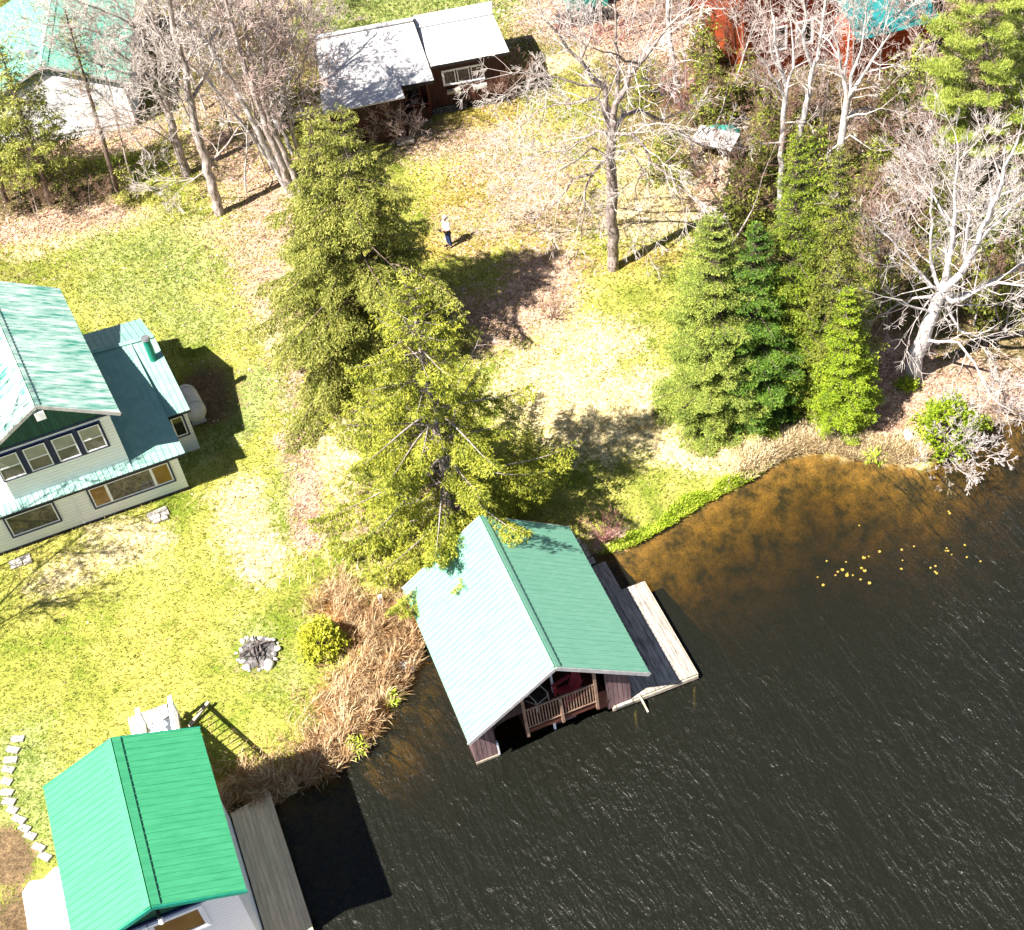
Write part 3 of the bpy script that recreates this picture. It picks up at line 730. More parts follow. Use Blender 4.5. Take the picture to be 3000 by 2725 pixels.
def sling_chair(p, yaw):
    f = frame(p, yaw); t = thing('patio_chair', 'sling patio chair with pale metal frame on the boathouse balcony', 'chair', p)
    MB().slab([f(-.24, -.25, .42), f(.24, -.25, .42), f(.24, .22, .38), f(-.24, .22, .38)], .02); m = MB(); m.slab([f(-.24, -.25, .42), f(.24, -.25, .42), f(.24, .22, .38), f(-.24, .22, .38)], .02); m.build('seat', 'mesh_fabric', t)
    m = MB(); m.hexa([f(-.24, .2, .42), f(.24, .2, .42), f(.24, .23, .42), f(-.24, .23, .42)], [f(-.24, .42, 1.0), f(.24, .42, 1.0), f(.24, .45, 1.0), f(-.24, .45, 1.0)]); m.build('backrest', 'mesh_fabric', t)
    fm = MB()
    for s in (-1, 1):
        for p0, p1 in (((s * .27, -.3, 0), (s * .27, -.26, .62)), ((s * .27, -.26, .62), (s * .27, .3, .64)), ((s * .27, .3, .64), (s * .26, .44, 1.03)), ((s * .27, .38, 0), (s * .27, -.25, .41)), ((s * .26, .2, .4), (s * .27, .3, .64))):
            fm.tube(f(*p0), f(*p1), .022, n=8)
    fm.tube(f(-.26, .44, 1.03), f(.26, .44, 1.03), .022, n=8); fm.tube(f(-.26, -.27, .41), f(.26, -.27, .41), .02, n=8); fm.build('frame', 'alu', t)
    return t


adirondack(fB(3.72, .62, .905), YB - R(75))
sling_chair(fB(2.72, .85, .905), YB + R(20))

# ---- grey plank dock along the middle boathouse
dk = thing('dock', 'weathered grey plank dock along the right side of the middle boathouse', 'dock', fB(6.9, 2.2, 0))
mb = MB()
for k in range(18):
    a = 5.15 + k * .178
    b0 = -.03 if a > 5.8 else -.03
    b1 = 4.58 if a > 7.35 else (6.1 if a > 5.85 else .0 + -.03 + .0)
    if a < 5.85: mb.box(fB, a, a + .17, -.12, -.015, .24, .31); continue
    mb.box(fB, a, a + .17, b0, b1, .262, .31 + (k % 3) * .003)
mb.build('deck_board', 'wood_grey', dk)
MB().box(fB, 5.1, 8.38, -.09, -.035, .1, .255).build('edge_board', 'wood_old', dk)
MB().box(fB, 8.365, 8.41, -.03, 4.58, .1, .3).build('edge_board', 'wood_old', dk)
for a, b in ((8.3, .1), (8.3, 4.4), (7.4, 5.9), (6.0, .1)): MB().tube(fB(a, b, -2.0), fB(a, b, .25), .07, n=10).build('piling', 'wood_old', dk)
mb = MB()
for k in range(4): mb.box(fB, 5.95, 7.1 - .05 * k, 6.16 + k * .34, 6.16 + k * .34 + .30, .33 + k * .05, .38 + k * .05)
st = mb.build('step', 'wood_grey', dk); MB().box(fB, 5.9, 7.05, 6.90, 7.0, .5, .56).build('step_edge', 'wood_old', st)
pl = MB().beam(at(1872, 2035, .34), at(1899, 2087, .06), .06, .06); tag(pl.build('mooring_pole', 'wood_old', None, at(1885, 2060, .2)), 'short pale pole sticking out over the end of the grey dock', 'pole')

# ---- white boathouse with the bright green roof, lower left
gD = np.array([-10.34, 22.96, 0.0]); fD = frame(gD, YD)
wb = thing('boathouse', 'white boathouse with bright emerald green metal roof beside a pale plank dock', 'boathouse', gD)
FOOT.append((fD, -4.5, 1.45, -9, 4.75))
M['bl_gable'] = siding_mat('green upright gable siding', (.008, .06, .03), (.015, .09, .05), pitch=.3, axis='X', yaw=YD, depth=.02, line=(1.8, 1.8, 1.8), line_w=.06)
MB().box(fD, -4.36, 0, -.95, 4.4, -.8, 4.98).build('wall', 'white_siding', wb)
mb = MB(); mb.prism(fD, [(-4.36, 4.985), (0, 4.985), (0, 5.12), (-2.18, 6.22), (-4.36, 5.12)], -.9, 4.36); mb.build('gable', 'bl_gable', wb)
MB().box(fD, -4.38, .02, -.99, -.9, 4.93, 5.03).build('gable_trim', 'navy_trim', wb)
gable_roof(wb, fD, -4.72, -2.18, .36, 5.29, 6.38, 5.29, -1.36, 4.76, 'bl_roof', .24, cap_w=.26, rh=.02, rw=.03, fascia='green_trim')
for a0, a1 in ((-3.5, -2.75), (-2.6, -1.15)): window(wb, fD, a0, a1, 3.7, 4.75, -.96, trim='white_paint', glass='glass_brown', tw=.1)
lm = MB().tube(fD(-2.18, -1.0, 5.55), fD(-2.18, -1.22, 5.42), .05, .07, 10); lamp = lm.build('porch_lamp', 'black', wb)
MB().tube(fD(-2.18, -1.22, 5.42), fD(-2.18, -1.28, 5.24), .07, .1, 10).build('lamp_shade', 'white_paint', lamp)
wd_ = thing('dock', 'pale beige plank dock beside the white boathouse', 'dock', fD(.9, 0, 0))
mb = MB()
for k in range(9): mb.box(fD, .06 + k * .158, .06 + k * .158 + .15, -7, 4.85 - .03 * (8 - k), .33, .38 + (k % 2) * .003)
mb.build('deck_board', 'wood_pale', wd_)
MB().box(fD, 1.455, 1.51, -7, 4.85, .16, .37).build('edge_board', 'wood_pale', wd_)
for b in (4.5, 1.0, -2.5, -6): MB().tube(fD(1.35, b, -2.0), fD(1.35, b, .32), .08, n=10).build('piling', 'wood_old', wd_)
mb = MB()
pad = [fD(-7.1, -6, .82), fD(-4.38, -6, .82), fD(-4.38, 5.1, .82), fD(-5.0, 5.02, .82), (fD(-5.4, 4.72, .82)), fD(-5.9, 4.9, .82), fD(-6.3, 4.62, .82), fD(-6.75, 4.75, .82), fD(-7.05, 4.45, .82)]
n_ = len(pad); i0 = 0; mb.v = [tuple(p - np.array([0, 0, 1.2])) for p in pad] + [tuple(p) for p in pad]
mb.f = [tuple(range(n_ - 1, -1, -1)), tuple(range(n_, 2 * n_))] + [(k, (k + 1) % n_, n_ + (k + 1) % n_, n_ + k) for k in range(n_)]
tag(mb.build('concrete_patio', 'concrete', None, fD(-5.7, 0, .8)), 'bright pale concrete patio along the left wall of the white boathouse', 'patio')
FOOT.append((fD, -7.1, -4.3, -9, 5.1))

# stair from the lawn up to the back door of the white boathouse
sr = thing('wooden_staircase', 'white railed wooden stair rising from the lawn to the white boathouse', 'staircase', fD(-1.25, 8.9, 1.1))
mb = MB()
for k in range(8): mb.box(fD, -1.75, -.75, 8.25 - k * .5, 8.72 - k * .5, 1.22 + k * .26, 1.27 + k * .26)
mb.build('tread', 'white_paint', sr)
for a in (-1.82, -.66):
    MB().beam(fD(a, 9.0, 1.02), fD(a, 4.42, 3.35), .05, .24).build('stringer', 'wood_old', sr)
    hr = MB().beam(fD(a, 8.95, 2.1), fD(a, 4.42, 4.4), .16, .05).build('handrail', 'white_paint', sr)
    m_ = MB()
    for k in range(16):
        b = 8.8 - k * .28; m_.box(fD, a - .02, a + .02, b - .02, b + .02, 1.25 + (8.9 - b) * .51, 2.06 + (8.9 - b) * .505)
    m_.build('baluster', 'white_paint', hr)
    MB().box(fD, a - .05, a + .05, 8.82, 8.92, .9, 2.08).build('post', 'white_paint', sr)
p = ground(440, 2108); fS = frame(p, YD); mb = MB(); mb.box(fS, -.75, .7, -.45, .35, -.1, .1); tag(mb.build('stone_slab', 'paver', None, p), 'grey stone slab on the lawn at the foot of the stair', 'stone slab')
m_ = MB().beam(gz(at(548, 2120, 1)) + [0, 0, .12], gz(at(613, 2058, 1)) + [0, 0, .3], .12, .1); tag(m_.build('plank', 'wood_old', None, gz(at(580, 2090, 1))), 'long narrow plank lying on the grass right of the stair', 'plank')

# ---- stepping stones, pavers, fire pit, posts
pt_lab = ['topmost of the stepping stones curving up the lawn left of the emerald roof', None]
for k, (x, y) in enumerate([(88, 447), (65, 500), (53, 550), (42, 597), (35, 656), (35, 710), (45, 755), (62, 795), (95, 842), (122, 886), (150, 922), (192, 980), (222, 1025)]):
    p = ground(x / 1.68, y / 1.68 + 1900); random.seed(k); f = frame(p, R(-12 + random.uniform(-10, 10) - k * 1.5)); mb = MB()
    w = random.uniform(.2, .26); o = [(-w, -.12), (w * .9, -.14), (w, .11), (-w * .92, .13)]
    mb.hexa([f(a, b, -.08) for a, b in o], [f(a, b, .06) for a, b in o])
    ends = {0: 'stepping stone at the upper end of the curved row on the lawn', 12: 'stepping stone at the lower end of the curved row, nearest the patio'}
    tag(mb.build('stepping_stone', 'paver', None, p), ends.get(k, 'flat square stepping stone within the curved row on the lawn'), 'stepping stone', 'stepping stones curving across the lawn')
for j, (x, y, n, lab) in enumerate(((465, 1512, 5, 'flat pale slabs laid together on the lawn below the brown curtained window'), (62, 1652, 3, 'two pale slabs on the lawn below the plain left window'))):
    p = ground(x, y); f = frame(p, R(20)); t = thing('paver_step', lab, 'paving slabs', p)
    for k, (a0, a1, b0, b1) in enumerate(((-.42, .42, .12, .32), (-.4, .05, -.14, .09), (.1, .42, -.2, .08), (-.3, .0, -.36, -.18), (.04, .3, -.4, -.23))[:n]):
        MB().box(f, a0, a1, b0, b1, -.05, .07 + .01 * k).build('slab', 'paver', t)
p = ground(753, 1912); random.seed(5)
pit = thing('fire_pit', 'round stone fire pit full of grey ash on the lawn', 'fire pit', p); f = frame(p, 0)
mb = MB(); rg = [[f(r * math.cos(t * .3927) * (1 + .1 * math.sin(3 * t)), r * math.sin(t * .3927) * (1 + .1 * math.sin(3 * t)), z) for t in range(16)] for r, z in ((.72, .03), (.45, .05), (.2, .13))]
for r0, r1 in zip(rg[:-1], rg[1:]):
    for t in range(16): mb.poly([r0[t], r0[(t + 1) % 16], r1[(t + 1) % 16], r1[t]])
mb.poly(rg[-1]); mb.build('ash_bed', 'ash', pit)
def rock(name, c, s, mat, parent=None, seed=0, flat=.6):
    r_ = np.random.default_rng(seed); bm = MB(); vs = []
    for i in range(7):
        for j in range(10):
            th = math.pi * i / 6; ph = 2 * math.pi * j / 10
            vs.append((math.sin(th) * math.cos(ph), math.sin(th) * math.sin(ph), math.cos(th)))
    vs = np.array(vs); k = r_.normal(0, 1, (5, 3)); amp = np.ones(len(vs))
    for q in k: amp += .11 * np.sin(vs @ q * 2.2 + q[0] * 3)
    V = np.array(c) + vs * amp[:, None] * np.array(s) * [1, 1, flat]
    Fq = [(i * 10 + j, i * 10 + (j + 1) % 10, (i + 1) * 10 + (j + 1) % 10, (i + 1) * 10 + j) for i in range(6) for j in range(10)]
    return fast_mesh(name, V, Fq[::1], mat, parent, None if parent is not None else c, smooth=True)
for k in range(24):
    a = k * 2 * math.pi / 24 + random.uniform(-.12, .12); r = random.uniform(.6, .84); s = random.uniform(.05, .13)
    if k in (16, 20): s = .19
    rock('ring_stone', f(r * math.cos(a), r * math.sin(a), .03), (s, s * random.uniform(.7, 1.1), s), 'stone', pit, k)
mb = MB()
for k in range(11):
    a = random.uniform(0, 6.28); q = f(random.uniform(-.3, .3), random.uniform(-.3, .3), .12 + random.uniform(0, .12)); d = np.array([math.cos(a), math.sin(a), random.uniform(-.2, .3)]) * random.uniform(.2, .5)
    mb.tube(q - d, q + d, random.uniform(.015, .04), n=6)
mb.build('charred_stick', 'charred', pit)
p = ground(1120, 1772); mb = MB(); mb.box(frame(p, YB), -.08, .08, -.05, .05, -.2, .55); tag(mb.build('marker_post', 'white_paint', None, p), 'short white post in brown grass under the big spruce', 'post')
p = gz(at(1187, 1948, .3)); tag(rock('boulder', p + [0, 0, .12], (.38, .28, .38), 'stone', None, 91), 'pale boulder at the water edge left of the middle boathouse', 'boulder')
p = ground(2660, 1285); tag(rock('boulder', p + [0, 0, .16], (.2, .34, .32), 'stone', None, 17), 'white upright stone on the pale bank left of the overhanging bush', 'boulder')

# ---- brown cabin with grey shingle roof
gC = at(1262.8, 337, 1.3); gC[2] = 1.25; fC = frame(gC, YC)
cb = thing('cabin', 'dark brown board cabin with grey shingle roof and lattice skirting', 'cabin', gC)
FOOT.append((fC, -5.5, 4.3, -.1, 5.5)); FOOT.append((fC, -5.3, -1.2, -1.9, .2))
MB().box(fC, .05, 4.12, 0, 4.6, .45, 3.05).build('wall', 'brown_board', cb)
MB().box(fC, -5.0, .05, .3, 4.8, .45, 2.95).build('wall', 'brown_board', cb)
MB().box(fC, -5.0, -1.3, -1.7, .3, .1, 2.3).build('porch_wall', 'brown_board', cb)
MB().box(fC, .0, .1, -.06, .02, .0, 3.0).build('corner_post', 'wood_red', cb)
# right roof, left roof (higher), porch roof
mb = MB(); mb.slab([fC(.42, -.45, 3.10), fC(4.4, -.45, 3.10), fC(4.02, 2.2, 3.86), fC(.1, 2.2, 3.86)], .1); mb.slab([fC(.1, 4.9, 3.0), fC(4.3, 4.9, 3.0), fC(4.02, 2.2, 3.865), fC(.1, 2.2, 3.865)], .1); r1 = mb.build('roof', 'shingle', cb)
MB().beam(fC(.1, 2.2, 3.9), fC(4.02, 2.2, 3.9), .3, .06).build('ridge_cap', 'shingle', r1)
MB().box(fC, .45, 4.42, -.49, -.455, 2.96, 3.10).build('fascia_board', 'dark', r1)
mb = MB(); mb.slab([fC(-5.1, -.95, 2.62), fC(.44, -.95, 2.62), fC(-.02, 2.2, 4.30), fC(-5.1, 2.2, 4.30)], .1); mb.slab([fC(-5.1, 5.1, 2.8), fC(.2, 5.1, 2.8), fC(-.02, 2.2, 4.305), fC(-5.1, 2.2, 4.305)], .1); r2 = mb.build('roof', 'shingle', cb)
MB().beam(fC(-5.1, 2.2, 4.34), fC(-.02, 2.2, 4.34), .3, .06).build('ridge_cap', 'shingle', r2)
mb = MB(); mb.beam(fC(.46, -.95, 2.56), fC(0, 2.2, 4.22), .04, .22); mb.box(fC, -1.4, .44, -.99, -.955, 2.46, 2.62); mb.build('fascia_board', 'dark', r2)
mb = MB(); mb.prism(fC, [(-.1, 2.6), (.06, 2.6), (.06, 3.45), (-.1, 3.45)], 1.2, 3.2); mb.build('step_wall', 'dark', cb)
mb = MB(); mb.slab([fC(-5.25, -2.0, 2.55), fC(-1.15, -2.0, 2.62), fC(-1.35, -.5, 2.92), fC(-5.25, -.5, 2.92)], .09); mb.build('porch_roof', 'shingle', cb)
window(cb, fC, .95, 2.97, 1.66, 2.42, -.01, trim='white_paint', panes=[(.95, 1.58, 'glass_dark'), (1.66, 2.3, 'glass_dark'), (2.38, 2.97, 'glass_dark')], tw=.06, sw=.05)
window(cb, fC, -1.15, -.35, 1.0, 2.3, .28, trim='wood_red', glass='glass_dark', sash='wood_red', tw=.05)
for a in (1.0, 2.35): 
    pb = MB().box(fC, a, a + .72, -.26, -.03, 1.2, 1.36).build('planter_box', 'alu' if a > 2 else 'wood_old', cb)
mb = MB()
def lattice(mb, a0, a1, z0, z1, b):
    k = a0
    while k < a1 + (z1 - z0):
        for s in (1, -1):
            p0, p1 = (k, z0), (k - (z1 - z0), z1)
            if s < 0: p0, p1 = (k - (z1 - z0), z0), (k, z1)
            (x0, y0), (x1, y1) = p0, p1
            def clip(x, y, X, Y):
                if x < a0: t = (a0 - x) / (X - x); return a0, y + (Y - y) * t
                if x > a1: t = (a1 - x) / (X - x); return a1, y + (Y - y) * t
                return x, y
            if max(x0, x1) <= a0 or min(x0, x1) >= a1: continue
            q0 = clip(x0, y0, x1, y1); q1 = clip(x1, y1, x0, y0)
            mb.beam(fC(q0[0], b - (.012 if s > 0 else 0), q0[1]), fC(q1[0], b - (.012 if s > 0 else 0), q1[1]), .01, .035, (0, 1, 0) if False else fC.B)
        k += .17
lattice(mb, .12, 1.9, -.05, .42, -.03); lattice(mb, 2.2, 4.1, -.05, .42, -.03); lattice(mb, -1.25, .0, -.2, .3, -.75)
mb.build('lattice_skirt', 'wood_grey', cb)
MB().box(fC, .05, 4.1, .02, 4.5, -.2, .45).build('crawl_space', 'dark', cb)
MB().box(fC, -1.3, -.02, -.7, .3, .3, .95).build('deck_front', 'brown_board', cb)
m_ = MB(); m_.box(fC, -1.3, -.02, -.72, -.66, 1.18, 1.24); m_.box(fC, -1.3, -1.24, -.72, -.66, .95, 1.2); m_.box(fC, -.62, -.56, -.72, -.66, .95, 1.2); m_.build('deck_rail', 'wood_red', cb)
MB().box(fC, -1.34, -1.24, -.76, -.66, -.2, 2.6).build('porch_post', 'wood_red', cb)
MB().box(fC, -2.0, -1.1, -2.3, -1.75, .1, .2).build('door_step', 'wood_old', cb)

# ---- far house with green roof, top left
gU = at(400, 366, 1.4); gU[2] = 1.4; fU = frame(gU, R(1))
uh = thing('house', 'white walled house with pale green metal roof behind the bare trees', 'house', gU)
FOOT.append((fU, -7.3, 0, 0, 10))
mb = MB(); mb.prism(fU, [(-7.1, -.3), (0, -.3), (0, 2.2), (-3.55, 3.75), (-7.1, 2.2)], 0, 9.5); mb.build('wall', 'white_paint', uh)
MB().box(fU, -7.12, .02, -.03, 0, .22, .28).build('sill_line', 'fascia', uh)
rfu = gable_roof(uh, fU, -7.6, -3.54, .42, 2.62, 4.45, 2.62, -.16, 10, 'lawn_roof', .3, cap_w=.25)
MB().tube(fU(-4.3, 1.3, 3.9), fU(-4.3, 1.3, 4.5), .25, n=14).build('roof_vent', 'steel', uh)

# ---- red log cabin with teal roof, top right behind the trees
pR = at(2440, 165, 1.4); pR[2] = 1.4; fR = frame(pR, R(8))
rc = thing('log_cabin', 'orange red log cabin with teal metal roof half hidden behind white birches', 'cabin', pR)
FOOT.append((fR, -5, 0, 0, 8)); FOOT.append((fR, 0, 4.4, -2.5, 8))
mb = MB(); mb.prism(fR, [(-4.8, -.3), (0, -.3), (0, 5.0), (-2.4, 6.4), (-4.8, 5.0)], 0, 8); mb.build('wall', 'red_log', rc)
MB().box(fR, 0, 4.2, -2.3, 7.5, -.3, 2.2).build('wing_wall', 'red_log', rc)
gable_roof(rc, fR, -5.2, -2.4, .4, 4.9, 6.5, 4.9, -.5, 8.4, 'teal_roof', .4)
mb = MB(); q = [fR(.05, -2.6, 2.3), fR(4.4, -2.6, 2.3), fR(4.4, 4, 5.0), fR(.05, 4, 5.0)]; mb.slab(q, .06); mb.ribs(q, .4); mb.build('wing_roof', 'teal_roof', rc)
window(rc, fR, -3.4, -2.6, 1.2, 2.4, -.01, trim='white_paint', glass='glass_dark'); window(rc, fR, -2.0, -1.2, 1.2, 2.4, -.01, trim='white_paint', glass='glass_dark')

# ---- lean-to wood store with firewood, tarp, log pile, teal shed
pW = ground(2098, 462); fW = frame(pW, R(-38)); ws = thing('wood_store', 'small lean-to with whitened board roof at the edge of the trees', 'wood store', pW)
mb = MB()
for k in range(6):
    a = -1.05 + k * .35; q = [fW(a, -.5, .98), fW(a + .33, -.5, .98), fW(a + .33, .5, 1.3), fW(a, .5, 1.3)]; mb.slab(q, .03)
mb.build('roof', 'fascia', ws)
for a in (-.95, .95):
    for b, h in ((-.5, .95), (.5, 1.3)): MB().box(fW, a - .05, a + .05, b - .05, b + .05, -.1, h - .03).build('post', 'wood_old', ws)
MB().box(fW, -1.0, 1.0, .52, .56, 0, 1.25).build('back_board', 'wood_old', ws)
pF = ground(2128, 520); rr = np.random.default_rng(3); mb = MB()
for k in range(110):
    c = np.array([rr.normal(0, .38), rr.normal(0, .7), 0]); h = max(0, .5 - np.hypot(*c[:2]) * .45) * rr.random(); a = rr.uniform(0, 3.14)
    c = pF + c + [0, 0, .06 + h]; d = np.array([math.cos(a), math.sin(a), rr.uniform(-.3, .3)]) * .2; mb.tube(c - d, c + d, rr.uniform(.05, .09), n=5)
tag(mb.build('firewood_pile', 'log_end', None, pF), 'heap of pale split firewood spilling out below the lean-to', 'firewood pile')
pT = ground(2110, 400); fT = frame(pT, R(-10)); mb = MB(); nx_, nb_ = 10, 7; gv = []
for i in range(nx_):
    for j in range(nb_):
        u, v = i / (nx_ - 1) * 2 - 1, j / (nb_ - 1) * 2 - 1
        gv.append(fT(u * 1.0, v * .6, max(-.05, (1 - u ** 4) * (1 - v ** 2) * .6 + .1 * math.sin(u * 9) * math.cos(v * 7))))
tag(fast_mesh('tarp', np.array(gv), [(i * nb_ + j, (i + 1) * nb_ + j, (i + 1) * nb_ + j + 1, i * nb_ + j + 1) for i in range(nx_ - 1) for j in range(nb_ - 1)], 'tarp', None, pT, smooth=True), 'teal tarp draped over a pile behind the lean-to', 'tarp')
pL = ground(1715, 62); fL = frame(pL, R(3)); mb = MB()
for k in range(22): 
    r_ = .11 + .05 * rr.random(); row = k // 8; mb.tube(fL(-1.6 + (k % 8) * .42 + row * .15, -.5, .12 + row * .22), fL(-1.6 + (k % 8) * .42 + row * .15, .5, .12 + row * .22), r_, n=8)
tag(mb.build('log_pile', 'charred', None, pL), 'low dark pile of logs on red leaf litter near the top edge', 'log pile')
pS = ground(1715, 32); fS2 = frame(pS, R(3)); sh = thing('shed', 'small teal shed near the top edge behind the log pile', 'shed', pS)
MB().box(fS2, -.9, 1.3, 0, 2, -.1, 2).build('wall', 'tarp', sh)
gable_roof(sh, fS2, -1.1, .2, 1.5, 1.95, 2.6, 1.95, -.2, 2.2, 'teal_roof', .3)
pK = ground(818, 372); mb = MB(); mb.tube(pK, pK + [0, 0, .75], .3, .3, 14); mb.tube(pK + [0, 0, .75], pK + [0, 0, .8], .32, .2, 14); tag(mb.build('barrel', 'white_paint', None, pK), 'white barrel standing among bare stems left of the cabin', 'barrel')

# ---- lily pads: each pad its own object
rl_ = random.Random(8)
lp = [(1045, 1417), (1140, 1422), (1252, 1394), (1228, 1400), (1305, 1370), (1414, 1361), (1475, 1345), (1635, 1353), (1630, 1366), (1642, 1367), (1725, 1338), (1735, 1398), (1418, 1414), (1580, 1442), (1578, 1470), (1586, 1478), (1122, 1460), (1148, 1478), (1144, 1487), (1174, 1487), (1216, 1452), (1232, 1464), (1212, 1508), (1088, 1487), (1000, 1497), (1028, 1535), (1255, 1525), (1645, 1172), (1650, 1182), (1205, 1242), (1412, 1456), (1802, 1418), (1660, 1385), (1556, 1450), (1100, 1470)]
tips = {27: 'small yellow lily pad floating alone nearer the bank than the rest', 29: 'tiny yellowish pad floating by itself toward the cove', 31: 'small brownish lily pad drifting farthest from the shore'}
for k, (x, y) in enumerate(lp):
    p = at(x / 1.68 + 1800, y / 1.68 + 800, .02); r = rl_.uniform(.03, .07); a0 = rl_.uniform(0, 6.28); mb = MB()
    o = [p + np.array([r * math.cos(a0 + t * .46), r * math.sin(a0 + t * .46), .004 * math.sin(t * 2)]) for t in range(13)] + [p]
    n_ = len(o); mb.v = [tuple(q) for q in o] + [tuple(q - np.array([0, 0, .012])) for q in o]
    mb.f = [tuple(range(n_)), tuple(range(2 * n_ - 1, n_ - 1, -1))] + [((i + 1) % n_, i, n_ + i, n_ + (i + 1) % n_) for i in range(n_)]
    tag(mb.build('lily_pad', 'lily', None, p), tips.get(k, 'small yellow lily pad in the loose cluster on dark water'), 'lily pad', 'yellow lily pads floating off the cove')

# ---- person: grey haired, white shirt, blue jeans, seen from above on the lawn, holding a controller
def skin_body(name, chain, edges, rad, mat, parent, sub=2):
    me = bpy.data.meshes.new(name); me.from_pydata([tuple(c) for c in chain], edges, []); o = finish(name, me, mat, parent)
    md = o.modifiers.new('skin', 'SKIN'); md.use_smooth_shade = True
    for i, r in enumerate(rad):
        sv = me.skin_vertices[0].data[i]; sv.radius = r if isinstance(r, tuple) else (r, r)
    me.skin_vertices[0].data[0].use_root = True
    s = o.modifiers.new('smooth', 'SUBSURF'); s.levels = sub; s.render_levels = sub
    return o


pp = ground(1318, 722); fP = frame((0, 0, 0), R(-62))     # local: -b is forward
person = thing('person', 'person in white shirt and blue jeans standing on the lawn holding a black controller', 'person', pp)
L_ = lambda a, b, z: tuple(fP(a, b, z))
pts = [L_(0, 0, .93), L_(0, .0, 1.1), L_(0, .0, 1.28), L_(0, .01, 1.42), L_(0, .0, 1.5), L_(0, -.02, 1.56), L_(0, -.035, 1.63), L_(0, -.03, 1.70)]
rad = [(.15, .11), (.155, .115), (.17, .115), (.12, .09), .055, .062, .085, .065]
ed = [(i, i + 1) for i in range(7)]
def limb(start, ps, rs_):
    prev = start
    for p_, r_ in zip(ps, rs_):
        pts.append(p_); rad.append(r_); ed.append((prev, len(pts) - 1)); prev = len(pts) - 1
    return prev
for s in (-1, 1):
    limb(0, [L_(s * .09, 0, .86), L_(s * .1, -.01, .5), L_(s * .11, .02, .1), L_(s * .115, .0, .045), L_(s * .125, -.14, .035)], [.095, .068, .045, .045, .035])
    e = limb(3, [L_(s * .19, .01, 1.42), L_(s * .235, .02, 1.15), L_(s * .12, -.24, 1.12), L_(s * .1, -.29, 1.13)], [.058, .047, .034, (.034, .02)])
    for q, (dx, ln) in enumerate(((-.03, .06), (-.01, .075), (.01, .07), (.03, .055))):
        limb(e, [L_(s * (.085 + dx * .6), -.31 - ln * .4, 1.125), L_(s * (.07 + dx * .6), -.31 - ln, 1.10)], [.011, .009])
    limb(e, [L_(s * .07, -.28, 1.165), L_(s * .05, -.31, 1.18)], [.012, .01])
body = skin_body('body', pts, ed, rad, 'skin', person)
sp_ = [L_(0, 0, .92), L_(0, 0, 1.1), L_(0, 0, 1.28), L_(0, .01, 1.42), L_(0, .005, 1.475)] + [L_(s * x_, y_, z_) for s in (-1, 1) for x_, y_, z_ in ((.19, .01, 1.42), (.245, .025, 1.14), (.17, -.13, 1.125))]
skin_body('shirt', sp_, [(0, 1), (1, 2), (2, 3), (3, 4), (3, 5), (5, 6), (6, 7), (3, 8), (8, 9), (9, 10)], [(.18, .14), (.185, .145), (.195, .14), (.14, .11), .08, .078, .066, .052, .078, .066, .052], 'shirt', person)
jp = [L_(0, 0, .92)] + [L_(s * x_, y_, z_) for s in (-1, 1) for x_, y_, z_ in ((.09, 0, .82), (.1, -.01, .5), (.11, .02, .09))]
skin_body('jeans', jp, [(0, 1), (1, 2), (2, 3), (0, 4), (4, 5), (5, 6)], [(.165, .125), .115, .085, .07, .115, .085, .07], 'jeans', person)
hp = [L_(0, .005, 1.66), L_(0, -.02, 1.73), L_(0, .045, 1.62)]
skin_body('hair', hp, [(0, 1), (0, 2)], [.088, .06, .06], 'hair', person)
for s in (-1, 1):
    MB().box(frame(pp + fP(s * .12, -.06, 0), R(-62)), -.05, .05, -.16, .13, -.01, .075).build('shoe', 'black', person)
    MB().tube(pp + fP(s * .032, -.112, 1.64), pp + fP(s * .032, -.122, 1.64), .011, n=8).build('eye', 'black', person)
MB().box(frame(pp + fP(0, -.1, .9), R(-62)), -.175, .175, -.06, .19, 0, .05).build('belt', 'black', person)
mb = MB().box(frame(pp + fP(0, -.34, 1.09), R(-62)), -.11, .11, -.06, .06, 0, .04); mb.tube(pp + fP(.05, -.34, 1.12), pp + fP(.05, -.36, 1.17), .012, n=8); mb.tube(pp + fP(-.05, -.34, 1.12), pp + fP(-.05, -.36, 1.17), .012, n=8)
tag(mb.build('controller', 'black', None, pp + fP(0, -.34, 1.1)), 'small black controller held by the person', 'controller')

